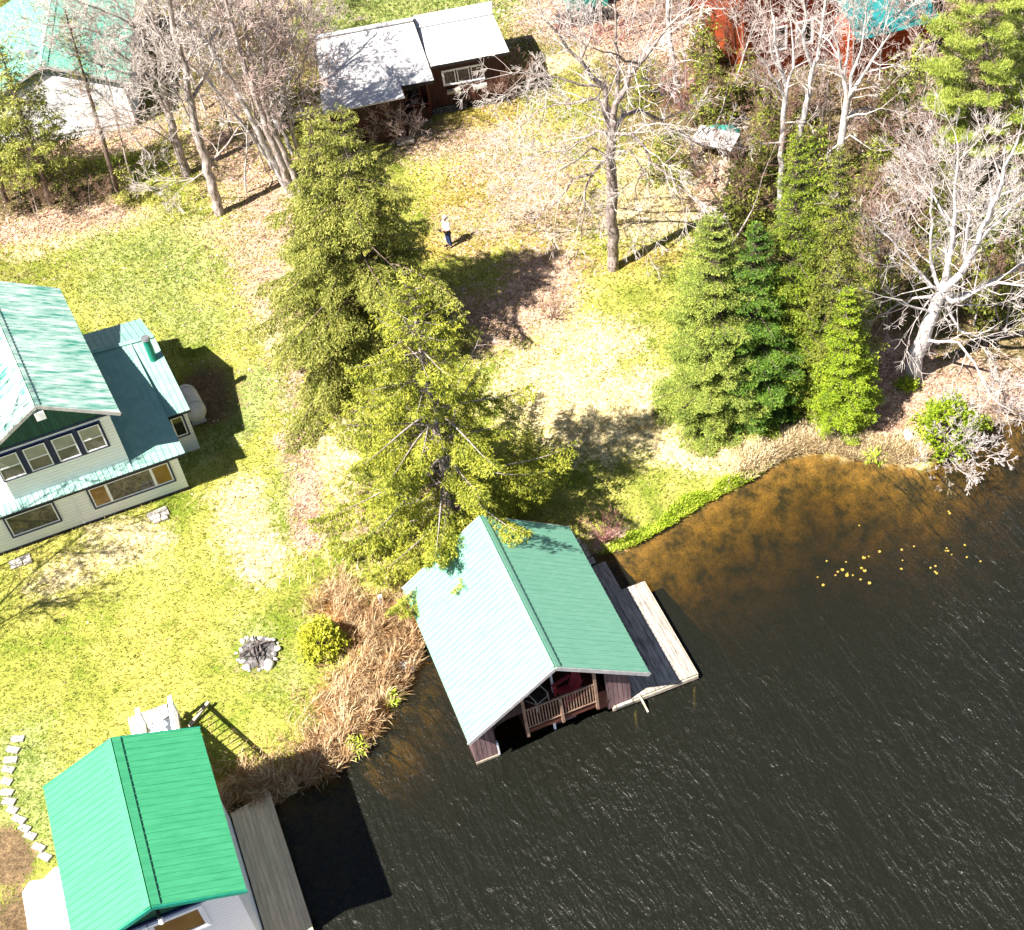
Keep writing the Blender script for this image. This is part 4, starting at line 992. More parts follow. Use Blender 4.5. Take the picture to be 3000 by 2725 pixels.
# ------------------------------------------------------------------ trees
def tubes(segs, name, mat, parent, k_thin=3):
    """segs: list of (p0, p1, r0, r1). thick ones six-sided, twigs three-sided; one mesh of quads"""
    if not segs: return None
    A = np.array([s[0] for s in segs], float); B = np.array([s[1] for s in segs], float); r0 = np.array([s[2] for s in segs]); r1 = np.array([s[3] for s in segs])
    Vs, Fs, off = [], [], 0
    for k, sel in ((8, r0 > .09), (5, (r0 > .03) & (r0 <= .09)), (k_thin, r0 <= .03)):
        if not sel.any(): continue
        a, b, ra, rb = A[sel], B[sel], r0[sel], r1[sel]; d = b - a; ln = np.linalg.norm(d, axis=1, keepdims=True); d = d / np.maximum(ln, 1e-6)
        a = a - d * np.minimum(ra, .08)[:, None] * .35; b = b + d * np.minimum(rb, .08)[:, None] * .35
        u = np.where(np.abs(d[:, 2:3]) < .9, [[0, 0, 1.0]], [[1.0, 0, 0]]); x = np.cross(d, u); x /= np.linalg.norm(x, axis=1, keepdims=True); y = np.cross(d, x)
        ang = np.arange(k) * 2 * math.pi / k
        ring = x[:, None, :] * np.cos(ang)[None, :, None] + y[:, None, :] * np.sin(ang)[None, :, None]
        v = np.concatenate([a[:, None] + ring * ra[:, None, None], b[:, None] + ring * rb[:, None, None]], 1).reshape(-1, 3)
        base = off + np.arange(len(a))[:, None] * 2 * k; j = np.arange(k); j2 = (j + 1) % k
        f = np.stack([base + j, base + j2, base + k + j2, base + k + j], 2).reshape(-1, 4)
        Vs.append(v); Fs.append(f); off += len(v)
    return fast_mesh(name, np.vstack(Vs), np.vstack(Fs), mat, parent, smooth=True)


def needles(P0, P1, per_m, size, width, spread, rg, droop=.0):
    """leaf-sized triangles set along twigs P0->P1"""
    d = P1 - P0; ln = np.linalg.norm(d, axis=1); cnt = np.maximum(1, (ln * per_m + rg.random(len(ln))).astype(int)); idx = np.repeat(np.arange(len(ln)), cnt)
    n = len(idx); t = rg.random(n)[:, None]; c = P0[idx] + d[idx] * t; dn = d[idx] / np.maximum(ln[idx], 1e-6)[:, None]
    o = rg.normal(0, 1, (n, 3)); o[:, 2] *= .55; o -= dn * np.sum(o * dn, 1, keepdims=True); o /= np.linalg.norm(o, axis=1, keepdims=True)
    tip = dn * rg.uniform(.4, 1.0, (n, 1)) + o * spread + np.array([0, 0, -droop]); tip /= np.linalg.norm(tip, axis=1, keepdims=True)
    s = (size * rg.uniform(.65, 1.3, (n, 1))) ; sd = np.cross(tip, np.array([0, 0, 1.0]) + rg.normal(0, .5, (n, 3))); sd /= np.linalg.norm(sd, axis=1, keepdims=True)
    w = width * rg.uniform(.7, 1.3, (n, 1))
    V = np.stack([c - sd * w * .5, c + tip * s * .5 + sd * w * .5 - sd * w * 0, c + tip * s, c + tip * s * .45 - sd * w * .5], 1).reshape(-1, 3)
    return V, np.arange(n * 4).reshape(n, 4)


def conifer(name, label, base, apex, prof, leaf, bark='bark_dark', whorl=.42, per=6, twig=.16, size=.15, width=.055, per_m=15, up=.15, droop=.35, tipup=.15, start=.08, seed=1, group=None, cat='conifer',
            trunk_r=None, gap=.12, dead=0, spread=.8, tl=.42, inner=.22, hang=.25, side_bias=None, bare_inner=False, jit=.5):
    rg = np.random.default_rng(seed); base = np.array(base, float); apex = np.array(apex, float); h = apex[2] - base[2]
    t = thing(name, label, cat, base, group); tr = trunk_r or h * .014
    segs = []; K = 14
    wob = rg.normal(0, .03, (K + 1, 3)); wob[:, 2] = 0; wob[0] = 0
    spine = [base + (apex - base) * (i / K) + wob[i] * (1 - i / K) for i in range(K + 1)]; spine[0] = base - np.array([0, 0, .3])
    for i in range(K): segs.append((spine[i], spine[i + 1], tr * (1 - i / K) ** .8 + .012, tr * (1 - (i + 1) / K) ** .8 + .012))
    P0, P1, brs, core = [], [], [], []
    z = h * start; az = rg.uniform(0, 6.28)
    while z < h * .985:
        u = z / h; Lr = prof(u); n = per if u < .85 else max(3, per - 2)
        for j in range(n):
            az += 6.283 / n + rg.normal(0, .22); zz = z + rg.uniform(-jit, jit) * whorl
            L = Lr * rg.uniform(.72, 1.12)
            if side_bias: L *= 1 + side_bias[1] * math.cos(az - side_bias[0])
            if rg.random() < gap: L *= rg.uniform(.3, .7)
            if L < .12: L = .12
            q = min(max(zz / h, 0), 1) * K; i = min(int(q), K - 1); o = spine[max(i, 0)] * (1 - (q - i)) + spine[i + 1] * (q - i) if i > 0 else base + (apex - base) * (zz / h)
            dr = np.array([math.cos(az), math.sin(az), 0]); sdv = np.array([-math.sin(az), math.cos(az), 0])
            upl = up + .55 * max(0, u - .72) / .28 * 1.4 + rg.normal(0, .05); bend = rg.normal(0, .10)
            f = lambda s: o + dr * (L * s) + sdv * (bend * L * s * s) + np.array([0, 0, L * (upl * s - droop * s * s + tipup * s ** 4)])
            m = max(3, int(L / .45)); pts = [f(s) for s in np.linspace(0, 1, m + 1)]; br = max(.010, min(.05, L * .011))
            isdead = rg.random() < dead and u < .6
            for a_, b_, s0 in zip(pts[:-1], pts[1:], range(m)): brs.append((a_, b_, br * (1 - s0 / m) + .006, br * (1 - (s0 + 1) / m) + .006))
            if isdead:
                for s in np.arange(.3, 1, .12):
                    c = f(s); e = c + (dr * .5 + sdv * rg.choice([-1, 1]) * .8 + [0, 0, rg.normal(0, .2)]) * L * .14; brs.append((c, e, .012, .006))
                continue
            for s in np.arange(.06, .55, .10 if h > 6 else .2):  # dark core twigs added to darken the crown's shaded inside
                c = f(s)
                for sg in (-1, 1):
                    e = c + (dr * .5 + sdv * sg * rg.uniform(.5, 1.0) + np.array([0, 0, rg.normal(-.15, .3)])) * min(L, 2.2) * .24 * rg.uniform(.6, 1.3); core.append((c, e, .013, .006))
            s = inner if L > .8 else .05
            if bare_inner: s = max(s, .5)
            while s < 1.0:
                c = f(s); ax_ = f(min(s + .05, 1.05)) - f(s - .02); ax_ /= np.linalg.norm(ax_)
                l = (tl * L * (1 - s) ** .75 + .13 + .05 * L) * rg.uniform(.7, 1.2)
                for sg in (-1, 1):
                    dv_ = ax_ * .75 + sdv * sg * rg.uniform(.6, 1.0) + np.array([0, 0, -hang * rg.uniform(.3, 1.6)]); dv_ /= np.linalg.norm(dv_)
                    e = c + dv_ * l; P0.append(c); P1.append(e)
                    if l > .45:
                        for q_ in (.45, .75):
                            c2 = c + dv_ * l * q_
                            for sg2 in (-1, 1):
                                d2 = dv_ * .7 + np.cross(dv_, [0, 0, 1]) * sg2 * .8 + np.array([0, 0, -hang * .7]); d2 /= np.linalg.norm(d2); P0.append(c2); P1.append(c2 + d2 * l * .45 * (1.1 - q_ * .5))
                s += twig / L * rg.uniform(.8, 1.25)
            P0.append(f(.8)); P1.append(f(1.06))
        z += whorl * (1.0 if u < .6 else .8 if u < .85 else .55)
    P0.append(spine[-2]); P1.append(spine[-1])
    tubes(segs, 'trunk', bark, t); tubes(brs, 'branches', bark, t); tubes(core, 'dead_twigs_shade', 'dead_twig', t)
    V, Fq = needles(np.array(P0), np.array(P1), per_m, size, width, spread, rg, hang * .5)
    fast_mesh('crown', V, Fq, leaf, t)
    return t


def apex_at(base, px, py):
    """point on the upright plane through the base, facing the lake, seen at the given place"""
    n = np.array([base[0] - CAM[0], base[1] - CAM[1], 0]); return on_plane(px, py, base, n)


cone = lambda r, p=.8, lo=.12: (lambda u: r * ((1 - u) ** p) * min(1, .55 + u / lo * .45) + .05)
# the big pair by the lake
b = ground(1085, 1030); conifer('hemlock', 'tallest yellow green hemlock with drooping feathery branches and two close tops', b, apex_at(b, 1000, 312), lambda u: 6.0 * (1 - u) ** .82 * min(1, .72 + u * 1.6) * (1 + .14 * math.sin(u * 21)) + .1, 'leaf_hemlock',
                                whorl=.72, jit=.26, per=7, twig=.11, size=.13, width=.034, per_m=36, side_bias=(3.3, .12), up=.12, droop=.30, tipup=.0, start=.05, seed=3, hang=.75, tl=.34, gap=.3, dead=.05, trunk_r=.21, cat='tree')
b2 = b + np.array([-.95, .55, 0]); conifer('hemlock', 'shorter hemlock stem pressed against the left side of the tallest hemlock', b2, apex_at(b2, 905, 322), lambda u: 3.4 * (1 - u) ** .72 * min(1, .6 + u * 2) + .1, 'leaf_hemlock',
                                whorl=.66, jit=.34, per=5, twig=.13, size=.13, width=.034, per_m=34, up=.12, droop=.3, tipup=.0, start=.1, seed=4, hang=.75, gap=.2, trunk_r=.16, cat='tree')
b = ground(1338, 1575); conifer('spruce', 'wide yellow green spruce leaning over the corner of the sea green boathouse roof', b, apex_at(b, 1190, 800), lambda u: (5.7 * (1 - u) ** .82 * min(1, .68 + u * 2.0) * (1 + .14 * math.sin(u * 27))) + .08, 'leaf_spruce',
                                whorl=.78, jit=.2, per=8, twig=.10, size=.125, width=.034, per_m=36, side_bias=(3.6, .08), up=.22, droop=.42, tipup=.30, start=.06, seed=8, hang=.85, tl=.27, gap=.3, dead=.07, trunk_r=.20, bark='bark_grey', inner=.34, cat='tree')
# tight group on the bank
b = ground(2318, 1165); conifer('fir', 'tall dark fir with pointed top, left of the two tallest on the bank', b, apex_at(b, 2338, 372), cone(2.5, .85, .3), 'leaf_fir', whorl=.62, jit=.08, per=10, twig=.10, size=.105, width=.032, per_m=36, tl=.33, up=.08, droop=.28, tipup=.12, seed=21, hang=.3, start=.05, cat='tree')
b = ground(2425, 1190); conifer('fir', 'tall olive fir with pointed top and some dead grey twigs, right of the two tallest', b, apex_at(b, 2460, 428), cone(2.35, .82, .3), 'leaf_olive', whorl=.62, jit=.1, per=9, twig=.10, size=.105, width=.032, per_m=34, tl=.33, up=.08, droop=.30, tipup=.1, seed=22, hang=.35, start=.05, dead=.10, cat='tree')
b = ground(2104, 1200); conifer('fir', 'broad rounded grey green fir at the left end of the bank group', b, apex_at(b, 2092, 640), lambda u: 2.65 * (1 - u) ** .62 * min(1, .82 + u) + .06, 'leaf_fir_blue', whorl=.72, jit=.07, per=13, twig=.085, size=.105, width=.034, per_m=38, tl=.36, up=.05, droop=.20, tipup=.10, seed=23, hang=.12, start=.03, gap=.14, cat='tree')
b = ground(2222, 1205); conifer('fir', 'deep green fir squeezed between the rounded fir and the tall pointed firs', b, apex_at(b, 2212, 655), cone(2.4, .72, .2), 'leaf_fir_deep', whorl=.7, jit=.07, per=12, twig=.085, size=.105, width=.034, per_m=38, tl=.34, up=.06, droop=.26, tipup=.1, seed=24, hang=.15, start=.04, gap=.16, cat='tree')
b = ground(2462, 1250); conifer('fir', 'small bright green fir in tidy tiers at the water side of the bank group', b, apex_at(b, 2484, 850), cone(1.75, .75, .2), 'leaf_fir_bright', whorl=.6, jit=.05, per=12, twig=.085, size=.095, width=.032, per_m=40, tl=.34, up=.03, droop=.18, tipup=.08, seed=25, hang=.08, start=.03, gap=.10, cat='tree')
b = ground(2245, 1268); conifer('fir', 'knee high fir seedling at the foot of the deep green fir', b, apex_at(b, 2248, 1222), cone(.55, .6, .2), 'leaf_fir', whorl=.16, per=7, twig=.08, size=.10, width=.045, per_m=22, up=.1, droop=.1, seed=26, hang=.1, start=.05, cat='tree')

# background evergreens: young hemlocks and cedars among the bare trees
bgev = [(1960, 480, 1.5, 2.6, 'leaf_olive'), (2170, 640, 1.7, 3.6, 'leaf_olive'), (2080, 330, 1.5, 4, 'leaf_olive'), (2250, 470, 1.4, 4.5, 'leaf_olive'), (2380, 620, 1.5, 5, 'leaf_fir'), (2560, 640, 1.7, 5, 'leaf_olive'), (2600, 470, 1.6, 6, 'leaf_olive'),
        (2560, 880, 1.3, 4, 'leaf_fir'), (2650, 340, 1.9, 3.4, 'leaf_olive'), (2190, 260, 1.5, 2.6, 'leaf_olive'), (2780, 640, 1.6, 6, 'leaf_olive'), (2840, 520, 1.6, 5, 'leaf_olive'), (2960, 700, 1.8, 6, 'leaf_fir'), (2060, 180, 1.5, 3.4, 'leaf_olive'), (2330, 330, 1.3, 2.6, 'leaf_olive'), (2740, 850, 1.3, 4, 'leaf_olive'), (2900, 900, 1.5, 4, 'leaf_olive'), (1900, 260, 1.2, 2.5, 'leaf_olive')]
labs = {0: 'low round evergreen left of the lean-to', 1: 'small evergreen between the lean-to and the tall firs'}
for k, (x, y, r, h, lf) in enumerate(bgev):
    b = ground(x, y + 30); conifer('young_hemlock', labs.get(k, 'loose olive evergreen among the bare trees of the thicket'), b, b + np.array([.1, .1, h]), lambda u, r=r: r * (1 - u) ** .6 + .05, lf, whorl=.42, per=6, twig=.2, size=.2, width=.075, per_m=9, up=.12, droop=.3, seed=100 + k, hang=.4, start=.04, gap=.25,
                                   group='evergreens in the thicket' if k > 1 else None, cat='tree')
# thin conifers along the left edge
for k, (bx, by, ax_, ay, r, lab) in enumerate(((150, 600, -5, 130, 2.6, 'sparse yellow green conifer with bare lower trunk at the left edge'), (20, 590, -120, 190, 2.4, 'thin conifer at the very left edge'), (345, 562, 190, 30, 1.5, 'half dead conifer with thin grey twigs in front of the white house'))):
    b = ground(bx, by); conifer('thin_conifer', lab, b, apex_at(b, ax_, ay), lambda u, r=r: r * (1 - u) ** .5 + .1, 'leaf_olive' if k == 2 else 'leaf_hemlock', whorl=.42 if k < 2 else .6, per=5, twig=.16, size=.18, width=.05, per_m=18 if k < 2 else 5, up=.15, droop=.3, seed=60 + k, hang=.4, start=.28, gap=.3, dead=.1 if k < 2 else .75, trunk_r=.13, inner=.45, cat='tree')
for k, (bx, by, h, r) in enumerate(((75, 540, 4.2, 1.5), (215, 580, 2.6, 1.2), (390, 590, 2.4, 1.0), (130, 480, 3.5, 1.4))):
    b = ground(bx, by); conifer('young_hemlock', 'young sparse hemlock in the brush at the left edge', b, b + np.array([0, 0, h]), lambda u, r=r: r * (1 - u) ** .6 + .05, 'leaf_hemlock', whorl=.45, per=5, twig=.2, size=.17, width=.06, per_m=8, up=.1, droop=.3, seed=80 + k, hang=.5, start=.05, gap=.35, group='young hemlocks at the left edge', cat='tree')
# white pine, top right
b = ground(2935, 700); conifer('white_pine', 'large bright green pine with long needle tufts at the top right', b, apex_at(b, 2850, -260), lambda u: 3.4 * (1 - u) ** .5 * min(1, u * 2.2) + .2, 'leaf_pine', whorl=.85, jit=.2, per=6, twig=.15, size=.19, width=.024, per_m=60, up=.22, droop=.10, tipup=.12, seed=41, hang=-.15, start=.34, gap=.2, trunk_r=.24, inner=.4, spread=1.1, tl=.36, cat='tree')
b = ground(3080, 620); conifer('white_pine', 'second pine cut off by the right edge of the picture', b, apex_at(b, 3060, -100), lambda u: 3.0 * (1 - u) ** .5 * min(1, u * 2.2) + .2, 'leaf_pine', whorl=.95, per=5, twig=.2, size=.26, width=.05, per_m=18, up=.2, droop=.1, tipup=.12, seed=42, hang=-.1, start=.4, gap=.2, trunk_r=.2, inner=.4, spread=1.1, tl=.36, cat='tree')
b = ground(2700, 420); conifer('white_pine', 'slim yellowish pine sapling below the large pine', b, apex_at(b, 2690, 110), lambda u: 1.5 * (1 - u) ** .6 + .1, 'leaf_pine', whorl=.6, per=5, twig=.2, size=.22, width=.05, per_m=14, up=.25, droop=.1, seed=43, hang=-.1, start=.2, gap=.25, cat='tree')


def grow(p, d, L, r, lvl, segs, rg, wob=.16, up=.08, nsub=(4, 5), angle=(.5, 1.0), minr=.011, taper=.55, droop=0):
    """one limb with side limbs; lvl counts down to twigs"""
    n = max(2, int(L / (.55 if lvl > 1 else .3))); step = L / n; rr = r
    for i in range(n):
        d = d + rg.normal(0, wob, 3) + np.array([0, 0, up - droop]); d /= np.linalg.norm(d)
        q = p + d * step; r2 = max(minr * .7, r * (1 - (1 - taper * .5) * (i + 1) / n)); segs.append((p, q, max(rr, minr * .8), r2)); p, rr = q, r2
        if lvl > 0 and (i >= 1 or lvl <= 1):
            k = nsub[0] / n * (1.6 if i > n * .4 else .7)
            for _ in range(int(k + rg.random())):
                a = rg.uniform(*angle); o = rg.normal(0, 1, 3); o -= d * (o @ d); o /= np.linalg.norm(o)
                nd = d * math.cos(a) + o * math.sin(a)
                grow(p, nd, L * rg.uniform(.38, .62) * (1.15 - .5 * i / n), max(minr, rr * .55), lvl - 1, segs, rg, wob * 1.15, up, nsub, angle, minr, taper, droop)
    if lvl > 0:
        for _ in range(2):
            a = rg.uniform(.15, .5); o = rg.normal(0, 1, 3); o -= d * (o @ d); o /= np.linalg.norm(o)
            grow(p, d * math.cos(a) + o * math.sin(a), L * rg.uniform(.35, .55), max(minr, rr * .8), lvl - 1, segs, rg, wob * 1.15, up, nsub, angle, minr, taper, droop)


def guided(base, px, r0, r1, phi):
    """limb whose turns lie on an upright plane through the trunk foot, swung round it by phi"""
    n0 = math.atan2(base[1] - CAM[1], base[0] - CAM[0]) + phi; n = np.array([math.cos(n0), math.sin(n0), 0])
    pts = [on_plane(x, y, base, n) for x, y in px]; m = len(pts) - 1
    return pts, [r0 + (r1 - r0) * i / m for i in range(m + 1)]


def guided_tree(name, label, base, limbs, bark, twig, seed, dens=1.3, tlen=1.7, lvl=2, minr=.012, group=None, up=.05, split=.03, nsub=(3.2, 4), wob=.17, droop=0):
    rg = np.random.default_rng(seed); t = thing(name, label, 'tree', base, group); trunk, twigs = [], []; anchors = {}
    for (px, r0, r1, phi, src) in limbs:
        pts, rad = guided(base, px, r0, r1, phi)
        if src is not None:                                    # start exactly on the limb it leaves
            cand = anchors[src]; j = min(range(len(cand)), key=lambda i: np.linalg.norm(np.array(px[0]) - np.array(cand[i][1]))); off = cand[j][0] - pts[0]
            pts = [p + off for p in pts]
        anchors[len(anchors)] = list(zip(pts, px))
        fine = []
        for i in range(len(pts) - 1):
            L = np.linalg.norm(pts[i + 1] - pts[i]); m = max(1, int(L / .5))
            for j in range(m): fine.append((pts[i] + (pts[i + 1] - pts[i]) * (j / m), rad[i] + (rad[i + 1] - rad[i]) * j / m))
        fine.append((pts[-1], rad[-1]))
        for i in range(1, len(fine) - 1): fine[i] = (fine[i][0] + rg.normal(0, .04, 3), fine[i][1])
        for (p, a), (q, b_) in zip(fine[:-1], fine[1:]): trunk.append((p, q, a, b_))
        if src is None and lvl > 0 and len(px) <= 4 and r0 > .12 and split == 0: continue
        tot = len(fine)
        for i in range(1, tot):
            p, r = fine[i]; d = fine[i][0] - fine[i - 1][0]; d /= max(1e-6, np.linalg.norm(d)); fr = i / tot
            if src is None and fr < .45: continue
            k = dens * (.5 + fr) * .8
            for _ in range(int(k + rg.random())):
                a = rg.uniform(.5, 1.15); o = rg.normal(0, 1, 3); o -= d * (o @ d); o /= np.linalg.norm(o)
                grow(p, d * math.cos(a) + o * math.sin(a), tlen * rg.uniform(.5, 1.15) * (1.15 - .5 * fr), max(minr, min(.035, r * .5)), lvl, twigs, rg, wob, up, nsub, (.4, 1.0), minr, droop=droop)
        grow(fine[-1][0], d, tlen * .8, max(minr, fine[-1][1]), lvl, twigs, rg, wob, up, nsub, (.35, .9), minr, droop=droop)
    tubes(trunk, 'trunk', bark, t); tubes(twigs, 'crown', twig, t)
    return t


b = ground(1797, 787)
guided_tree('maple', 'big bare maple with dark trunk alone in the middle of the lawn', b, [
    ([(1797, 800), (1794, 604), (1790, 464), (1792, 392)], .26, .2, 0, None),
    ([(1790, 395), (1772, 325), (1769, 260), (1732, 223), (1700, 186), (1663, 153), (1635, 102), (1593, 60)], .14, .04, .35, 0),
    ([(1792, 392), (1807, 302), (1834, 255), (1844, 223), (1876, 186), (1909, 139), (1946, 98), (1965, 70)], .15, .04, -.4, 0),
    ([(1807, 302), (1806, 250), (1807, 172), (1804, 84), (1802, 0)], .11, .04, .9, 2),
    ([(1792, 392), (1834, 334), (1872, 320), (1918, 339), (1965, 367), (2034, 418)], .12, .04, .5, 0),
    ([(1792, 392), (1853, 395), (1885, 432), (1909, 478), (1965, 520), (2048, 595)], .09, .03, -.6, 0),
    ([(1790, 395), (1746, 385), (1718, 404), (1663, 441), (1546, 464)], .10, .03, -.6, 0),
    ([(1790, 464), (1737, 434), (1690, 470), (1640, 500)], .06, .025, .8, 0),
    ([(1790, 464), (1751, 483), (1732, 511), (1714, 557), (1709, 641), (1695, 743)], .08, .025, -.9, 0),
    ([(1769, 260), (1700, 251), (1621, 232), (1500, 218)], .07, .025, .3, 1),
    ([(1772, 325), (1751, 288), (1676, 307), (1593, 316), (1523, 372)], .08, .025, -.5, 1),
    ([(1732, 511), (1681, 525), (1639, 581), (1570, 636), (1500, 650)], .06, .02, -.4, 8),
    ([(1794, 500), (1853, 474), (1890, 534), (1862, 585), (1872, 627), (1885, 697)], .05, .02, -.8, 0),
    ([(1876, 186), (1830, 175), (1790, 158), (1745, 142)], .06, .025, .9, 2),
    ([(1700, 186), (1720, 130), (1690, 80), (1660, 75)], .06, .02, -.8, 1)], 'bark_maple', 'twig_pale', 5, dens=1.8, tlen=2.1, lvl=2, nsub=(4, 4), droop=.04, minr=.010)
b = ground(2672, 1108)
guided_tree('white_tree', 'large leaning bare tree with chalky white bark and wide spread on the right bank', b, [
    ([(2672, 1120), (2681, 1050), (2704, 994), (2732, 920), (2760, 855)], .36, .22, 0, None),
    ([(2760, 855), (2723, 864), (2676, 878), (2602, 910)], .09, .03, -.5, 0),
    ([(2760, 855), (2774, 795), (2792, 697), (2797, 586), (2806, 474)], .14, .04, .3, 0),
    ([(2760, 855), (2820, 804), (2871, 702), (2918, 572), (2964, 451)], .17, .05, -.35, 0),
    ([(2820, 804), (2834, 679), (2843, 539)], .09, .03, .6, 3), ([(2760, 855), (2802, 878), (2871, 846), (3000, 771)], .11, .04, .5, 0),
    ([(2760, 870), (2788, 901), (2853, 873), (2918, 832), (3010, 855)], .11, .04, -.5, 0), ([(2718, 960), (2760, 966), (2825, 966), (2871, 1031), (2918, 1124)], .08, .03, -.6, 0),
    ([(2760, 864), (2788, 934), (2816, 971), (2895, 1008)], .08, .03, .3, 0), ([(2760, 846), (2732, 771), (2727, 679), (2732, 539)], .10, .03, -.2, 0),
    ([(2760, 846), (2700, 800), (2640, 720), (2555, 640)], .08, .025, .4, 0), ([(2732, 920), (2690, 900), (2640, 880), (2590, 870)], .06, .02, .7, 0),
    ([(2871, 702), (2930, 640), (3010, 560)], .08, .03, .4, 3), ([(2792, 697), (2750, 600), (2700, 520)], .07, .02, -.5, 2)], 'bark_white', 'twig_pale', 6, dens=1.35, tlen=2.2, lvl=2, nsub=(3.6, 4), up=.10, minr=.009)
b = ground(2288, 640)
guided_tree('birch', 'slender white barked tree rising behind the left pointed fir', b, [
    ([(2286, 650), (2290, 419), (2302, 300), (2306, 258), (2289, 210), (2276, 129), (2269, 70)], .15, .04, 0, None), ([(2292, 329), (2269, 277), (2237, 226), (2208, 193)], .07, .025, .4, 0), ([(2306, 258), (2324, 193), (2326, 129), (2318, 70)], .07, .03, -.4, 0),
    ([(2289, 364), (2231, 364), (2192, 339)], .05, .02, .7, 0), ([(2289, 210), (2262, 170), (2254, 110)], .05, .02, -.5, 0)], 'bark_white', 'twig_pale', 7, dens=.9, tlen=1.3, lvl=2, minr=.009, nsub=(3, 3))
b = ground(2345, 560)
guided_tree('birch', 'white barked tree with forked grey top between the two pointed firs', b, [
    ([(2335, 570), (2342, 400), (2369, 274), (2379, 193), (2405, 135), (2418, 10)], .17, .06, 0, None), ([(2379, 193), (2356, 135), (2362, 60), (2350, -20)], .10, .04, .4, 0), ([(2405, 135), (2440, 90), (2470, 50)], .06, .02, -.4, 0)], 'bark_white', 'twig_pale', 8, dens=.9, tlen=1.3, lvl=2, minr=.009, nsub=(3, 3))
b = ground(2452, 640)
guided_tree('birch', 'many limbed bright white tree fanning out behind the right pointed fir', b, [
    ([(2445, 660), (2463, 419), (2476, 348), (2482, 290)], .20, .14, 0, None), ([(2482, 290), (2462, 177), (2440, 80)], .10, .03, .4, 0), ([(2482, 290), (2498, 226), (2524, 145), (2537, 50)], .10, .03, -.2, 0), ([(2482, 290), (2537, 210), (2576, 145), (2608, 100)], .10, .03, -.6, 0),
    ([(2476, 348), (2514, 322), (2598, 322)], .07, .025, .6, 0), ([(2476, 360), (2540, 345), (2580, 330)], .05, .02, -.7, 0), ([(2482, 290), (2475, 200), (2490, 90)], .08, .03, .8, 0), ([(2537, 210), (2560, 200), (2610, 195)], .05, .02, -.2, 3), ([(2462, 177), (2430, 120), (2400, 100)], .05, .02, -.5, 1),
    ([(2463, 419), (2430, 440), (2395, 480)], .06, .02, .3, 0), ([(2463, 419), (2490, 395), (2540, 430)], .05, .02, -.5, 0)], 'bark_white', 'twig_pale', 9, dens=.9, tlen=1.3, lvl=2, minr=.009, nsub=(3, 3))
b = ground(1984, 300)
guided_tree('birch', 'single straight white trunk behind the right side of the maple', b, [([(1984, 305), (1974, 186), (1964, 116), (1957, 23), (1950, -90)], .15, .10, 0, None), ([(1964, 130), (1920, 140), (1890, 170)], .04, .02, .5, 0), ([(1970, 160), (2020, 150), (2080, 170)], .04, .02, -.5, 0)], 'bark_white', 'twig_pink', 10, dens=.6, tlen=1.6, lvl=2)
# left: the two dark trunked hardwoods and the leaning clump
b = ground(548, 512)
guided_tree('hardwood', 'dark trunked bare tree rooted in the shade left of its twin', b, [([(550, 520), (520, 430), (495, 340), (480, 250), (462, 140), (440, 20), (420, -120)], .25, .10, 0, None), ([(495, 340), (440, 250), (380, 180), (300, 120)], .10, .03, .5, 0), ([(480, 250), (540, 160), (580, 60)], .09, .03, -.5, 0), ([(462, 140), (390, 70), (330, -10)], .08, .03, -.6, 0), ([(510, 390), (440, 340), (370, 320)], .06, .02, .7, 0), ([(480, 250), (420, 190), (400, 90)], .07, .03, .9, 0), ([(495, 340), (420, 230), (300, 190), (180, 150)], .07, .025, -.3, 0), ([(480, 250), (370, 120), (240, 80), (120, 70)], .07, .025, .2, 0), ([(462, 140), (350, 50), (220, 0)], .06, .025, .3, 0), ([(510, 390), (430, 300), (300, 270)], .05, .02, -.2, 0)],
            'bark_grey', 'twig_pale', 11, dens=1.6, tlen=2.0, lvl=2, nsub=(4.5, 4))
b = ground(643, 628)
guided_tree('hardwood', 'dark trunked bare tree standing nearest the lawn, right of its twin', b, [([(646, 636), (610, 500), (575, 380), (558, 300), (540, 200), (505, 80), (480, -80)], .25, .10, 0, None), ([(558, 300), (620, 200), (650, 90), (660, -20)], .10, .03, .4, 0), ([(540, 200), (470, 110), (420, 20)], .09, .03, -.5, 0), ([(600, 470), (690, 340), (760, 335)], .06, .02, .6, 0), ([(600, 480), (560, 500), (505, 510)], .045, .02, -.7, 0), ([(540, 200), (570, 110), (560, 20)], .08, .03, .9, 0), ([(590, 430), (520, 300), (440, 280)], .06, .02, .3, 0)],
            'bark_grey', 'twig_pale', 12, dens=1.6, tlen=2.0, lvl=2, nsub=(4.5, 4))
clump = [((868, 590), [(868, 595), (800, 420), (745, 270), (700, 150), (668, 30), (650, -80)], .20), ((845, 560), [(845, 565), (760, 390), (690, 260), (610, 130), (520, 20), (450, -60)], .17), ((880, 560), [(880, 565), (820, 420), (770, 300), (735, 180), (715, 60), (700, -60)], .16), ((830, 530), [(830, 535), (740, 400), (650, 290), (560, 190)], .12), ((905, 540), [(905, 545), (860, 400), (835, 280), (825, 160), (840, 30)], .11),
         ((860, 450), [(860, 455), (800, 320), (775, 200), (778, 90), (760, -30)], .13)]
for k, (bp_, pl_, r) in enumerate(clump):
    b = ground(*bp_); br = [(pl_, r, r * .3, 0, None)]
    for j in (1, 2, 3):
        if j < len(pl_) - 1:
            x, y = pl_[j]; s = (-1) ** (j + k); br.append(([(x, y), (x + s * 50, y - 75), (x + s * 75, y - 170)], r * .45, .025, .5 * s, 0))
    guided_tree('grey_stem', 'leaning grey bare stem in the clump between the twin hardwoods and the hemlock', b, br, 'bark_grey' if k % 2 == 0 else 'bark_white', 'twig_pale' if k % 2 else 'twig_pink', 30 + k, dens=1.5, tlen=1.9, lvl=2, group='leaning bare stems left of the hemlock', nsub=(4.5, 4))


